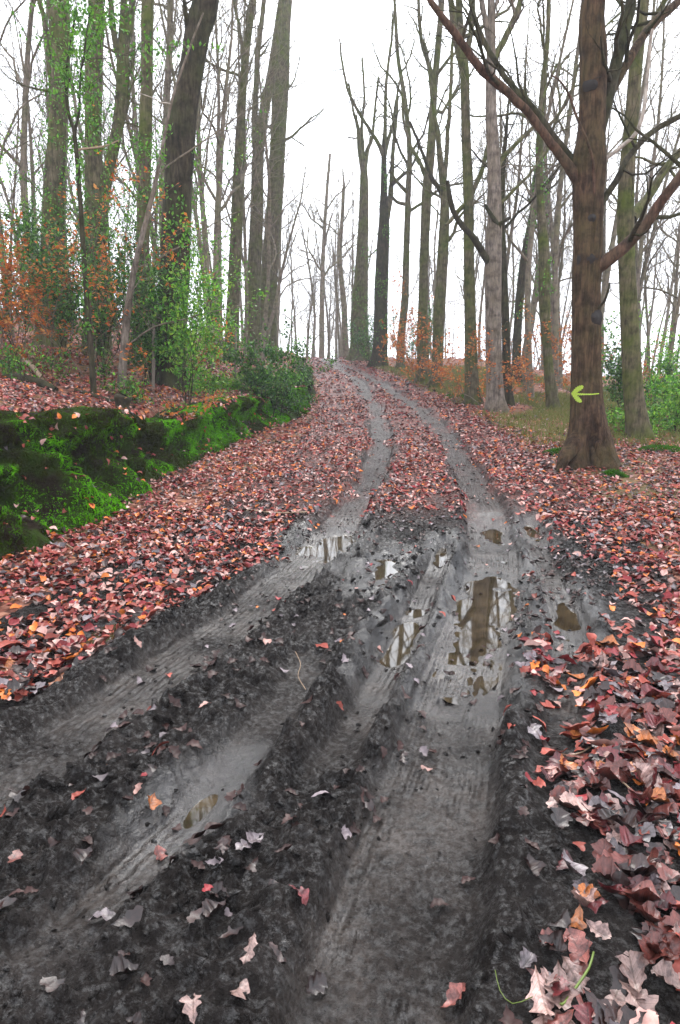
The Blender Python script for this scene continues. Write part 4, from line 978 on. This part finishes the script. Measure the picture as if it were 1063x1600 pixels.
for pix, ra, mt, lab in TW:
    rod('twig', lab, 'twig', lie(pix, [ra] * len(pix), (.03 if mt is M_STEM else .014) if ra < .015 else 0), mt, 6, knob=.1, step=.03)

# ------------------------------------------------------------------ fallen leaves
PAL = {'russet': (.27, .062, .045), 'crimson': (.22, .030, .034), 'dark': (.035, .016, .014), 'orange': (.56, .16, .035), 'pink': (.46, .27, .235), 'grey': (.17, .14, .15)}  # pink and grey hold the sky sheen of wet leaves in their colour
pn = list(PAL); pc = np.array([PAL[k] for k in pn])
bands = [(1.0, 4, -2.8, 2.8, 640), (4, 8, -4.6, 5.2, 560), (8, 14, -8, 8.5, 400), (14, 24, -13, 13, 170), (24, 44, -10, 14, 50)]
LP, LS_, LK = [], [], []
r = np.random.default_rng(31)
for y0, y1, x0, x1, dn in bands:
    n = int((y1 - y0) * (x1 - x0) * dn); x = r.uniform(x0, x1, n); Y = r.uniform(y0, y1, n)
    d = toe_f(Y) - x
    m = mud_mask(x, Y)
    near, = [rut_parts(x, Y)[3]]
    pr = (1 - m) ** 1.3 + m * .11
    outer = (x - RB(Y) > .3) & (Y < 6.5); pr = np.where(outer, np.maximum(pr, .16), pr)
    pr = np.where((near < 0) & (Y < 9), pr * .35, pr)
    clump = fbm2(x * 2.2, Y * 2.2, 2); pr = pr * np.clip(.75 + clump * .9, .12, 1.2)
    bankface = (d > .02) & (d < .95) & (Y < 34); pr = np.where(bankface, 0, pr)
    pr = np.where((d > 3) & (Y > 14), pr * .6, pr)
    e = x - RB(Y); pr = np.where((e > 1.7) & (Y > 15), pr * .22, pr)
    k = r.random(n) < pr
    LP.append(np.stack([x[k], Y[k]], -1)); LK.append(np.where(m[k] > .5, 1, 0))
    s_ = r.uniform(.055, .11, k.sum()) * np.where(m[k] > .5, .7, 1) * (1.08 if y1 < 5 else .80 if y1 < 20 else .95 if y1 < 30 else 1.4); LS_.append(s_)
LP = np.vstack(LP); LS_ = np.concatenate(LS_); LK = np.concatenate(LK); n = len(LP)
x, Y = LP[:, 0], LP[:, 1]
hz = H(x, Y); e = .04
gx = (H(x + e, Y, False) - H(x - e, Y, False)) / (2 * e); gy = (H(x, Y + e, False) - H(x, Y - e, False)) / (2 * e)
dd_ = toe_f(Y) - x
# leaves lying on top of the bank lip
Nn = np.stack([-gx, -gy, np.ones(n)], -1); Nn /= np.linalg.norm(Nn, axis=1, keepdims=True)
tilt = np.where(LK > 0, .12, .26)
M = rots(r, n, 1.0, Nn * 4) if False else None
Z = Nn + r.normal(0, 1, (n, 3)) * tilt[:, None]; M = rots(r, n, .01, Z)
pw = np.where(LK[:, None] > 0, np.array([.07, .03, .74, .015, .035, .11])[None], np.array([.34, .14, .20, .06, .17, .09])[None])
cum = np.cumsum(pw, 1); ck = (r.random(n)[:, None] > cum).sum(1).clip(0, 5)
lift = .010 + .020 * r.random(n) * (LK == 0) + .12 * LS_ * np.abs(Z[:, :2]).sum(1)
P = np.stack([x, Y, hz + lift], -1)
rel = P - CAM; dp = rel @ FWD; u_ = rel[:, 0] / dp * F_PX + CX; v_ = CY - (rel @ UPV) / dp * F_PX
score = np.where((u_ > 0) & (u_ < 1063) & (v_ > 0) & (v_ < 1600) & (dp > .3), LS_ / dp * (.6 + .8 * np.abs(np.einsum('ni,ni->n', M[:, :, 2], -rel / np.linalg.norm(rel, axis=1, keepdims=True)))), 0)
big = np.argsort(-score)[:300]; isb = np.zeros(n, bool); isb[big] = True
TM = [leaf_template(22, .25 + .04 * (k % 3), 3 + .5 * (k % 3), (.24, .32, .20)[k % 3], cup=(-.9, .7, 1.6, .3, -1.3, .9)[k], bend=(.5, -.4, .9)[k % 3], skew=(.08, -.06, 0)[k % 3], twist=(.8, -1.0, .5, -.3, 1.3, 0)[k], phase=(.5, -.6, .8, .3, -.9, .7)[k]) for k in range(6)]
NEAR = dict(PAL, russet=(.20, .060, .048), crimson=(.16, .032, .035), orange=(.45, .15, .045), pink=(.40, .26, .23))
LM = {k: leafmat('fallen_leaf_' + k, .30, .50, attr=False, color=NEAR[k]) for k in pn}
LMESH = {(k, q): mesh_np('fallen_leaf', *TM[q], LM[k], True) for k in pn for q in range(6)}
WORD = {'russet': 'russet brown', 'crimson': 'dull crimson', 'dark': 'blackened wet', 'orange': 'bright orange', 'pink': 'pale pinkish', 'grey': 'silvery grey'}
from mathutils import Matrix
for k in big:
    nm_ = pn[ck[k]]; q = int(r.integers(6))
    where = 'lying on the open churned mud' if LK[k] else ('in the litter of the oak verge' if x[k] > .3 else 'in the litter below the mossy bank')
    form = ('humped', 'cupped', 'curled', 'flat', 'humped', 'cupped')[q]; big_ = 'small' if LS_[k] < .075 else 'large' if LS_[k] > .095 else 'middling'
    o = obj('fallen_leaf', LMESH[(nm_, q)], label=f'{big_} {form} {WORD[nm_]} oak leaf {where}', category='leaf', group=f'{big_} {form} {WORD[nm_]} leaves {where}')
    o.matrix_world = Matrix.Translation(Vector(P[k])) @ Matrix(M[k].tolist()).to_4x4() @ Matrix.Scale(float(LS_[k]) * 1.15, 4)
C = pc[ck] * r.uniform(.6, 1.45, (n, 1)); VA, FA, CA = [], [], []; off = 0
lod = np.where(Y < 3.9, 0, np.where(Y < 8, 1, 2))
tt3 = [[leaf_template(16, .28, 3, .26, c, b_, .05, .7, .7) for c, b_ in ((-.8, .4), (.6, -.4), (1.2, .7))], [leaf_template(4, .34, 1.7, .22, c, b_) for c, b_ in ((-.8, .5), (.7, -.4), (1.2, .8))], [leaf_template(2, .33, 0, 0, c, b_) for c, b_ in ((-.8, .5), (.7, -.4), (1.2, .8))]]
var = r.integers(3, size=n)
for l in range(3):
    for q in range(3):
        s_ = (~isb) & (lod == l) & (var == q)
        if not s_.any(): continue
        vv, ff, cc = leaf_mass(tt3[l][q], P[s_], M[s_], LS_[s_] * 1.1, C[s_]); VA.append(vv); FA.append(ff + off); CA.append(cc); off += len(vv)
FA = np.concatenate(FA)
obj('leaf_litter', mesh_np('leaf_litter', np.concatenate(VA), FA, M_LITTER, True, np.concatenate(CA)), label='carpet of reddish brown fallen leaves over the verges and slope', category='leaf litter', kind='stuff')
tris_log['litter'] = len(FA) * 2; tris_log['leaves'] = n

# leaves caught on the mossy bank
n = 1500; sy = 4.5 + 17 * r.random(n) ** 1.3; tt = np.where(r.random(n) < .72, r.uniform(.70, .97, n), r.uniform(.05, .7, n))
P = bank_point(sy, tt); Nb = bank_normals(sy, tt); Nb = np.where(Nb[:, 2:3] < 0, -Nb, Nb); kp = (fbm2(sy * 1.7, tt * 4, 2) > -.15); P, Nb, sy = P[kp], Nb[kp], sy[kp]; n = len(P)
C = pc[r.choice(6, n, p=[.4, .15, .1, .15, .18, .02])] * r.uniform(.6, 1.4, (n, 1))
vv, ff, cc = leaf_mass(tt3[1][1], P + Nb * .03 + [0, 0, .012], rots(r, n, .45, Nb + [0, 0, .6]), r.uniform(.05, .10, n), C)
obj('bank_leaves', mesh_np('bank_leaves', vv, ff, M_LITTER, True, cc), label='brown leaves spilled over the lip of the mossy bank', category='leaf litter', kind='stuff')

# mud clods thrown up between the ruts
n = 16000; Y = 1.0 + 8.5 * r.random(n) ** 1.4; x = r.uniform(-2.6, 3.2, n)
m = mud_mask(x, Y); _, ins, _, near = rut_parts(x, Y)
k = (r.random(n) < m * (1 - .7 * ins) * np.clip(.35 + fbm2(x * 2, Y * 2, 2) * 1.2, .03, 1)); x, Y = x[k], Y[k]; n = len(x)
S = np.minimum(r.gamma(1.6, .0042, n) + .003, np.where(ins[k] > .4, .008, .04))
ico = np.array([[0, 0, 1], [.9, 0, .4], [.28, .85, .4], [-.72, .53, .4], [-.72, -.53, .4], [.28, -.85, .4], [.72, .53, -.4], [-.28, .85, -.4], [-.9, 0, -.4], [-.28, -.85, -.4], [.72, -.53, -.4], [0, 0, -1]])
icf = np.array([[0, 1, 2], [0, 2, 3], [0, 3, 4], [0, 4, 5], [0, 5, 1], [1, 6, 2], [2, 7, 3], [3, 8, 4], [4, 9, 5], [5, 10, 1], [6, 7, 2], [7, 8, 3], [8, 9, 4], [9, 10, 5], [10, 6, 1], [11, 7, 6], [11, 8, 7], [11, 9, 8], [11, 10, 9], [11, 6, 10]])
VV = ico[None] * r.uniform(.4, 1.7, (n, 12, 1)) * S[:, None, None] * np.stack([r.uniform(.8, 1.9, n), r.uniform(.8, 1.9, n), r.uniform(.5, 1, n)], -1)[:, None]
VV = np.einsum('nij,nkj->nki', rots(r, n, .4), VV) + np.stack([x, Y, H(x, Y) + S * .05], -1)[:, None]
FF = (icf[None] + (np.arange(n) * 12)[:, None, None]).reshape(-1, 3)
obj('mud_clods', mesh_np('mud_clods', VV.reshape(-1, 3), FF, M_MUD, False, np.tile([1, 0, 0, 0], (n * 12, 1))), label='small wet clods of black mud strewn between the ruts', category='mud', kind='stuff')

# ------------------------------------------------------------------ haze in the wood
hz0 = np.array([-98, -14, ZZ.min() - 1.0]); hz1 = np.array([98, 156, 27.0])
c8 = np.array([[(hz1 if a else hz0)[0], (hz1 if b else hz0)[1], (hz1 if c else hz0)[2]] for a in (0, 1) for b in (0, 1) for c in (0, 1)])
hm = bpy.data.materials.new('haze'); hm.use_nodes = True; nt = hm.node_tree; nt.nodes.clear()
pv = N(nt, 'VolumePrincipled'); pv.inputs['Color'].default_value = (.93, .95, 1, 1); pv.inputs['Density'].default_value = 0.0015
om = N(nt, 'OutputMaterial'); nt.links.new(pv.outputs[0], om.inputs['Volume'])
obj('haze', mesh_np('haze', c8, np.array([[0, 1, 3, 2], [4, 6, 7, 5], [0, 4, 5, 1], [2, 3, 7, 6], [0, 2, 6, 4], [1, 5, 7, 3]]), hm, False), kind='stuff', label='thin pale winter haze hanging through the whole wood', category='haze')
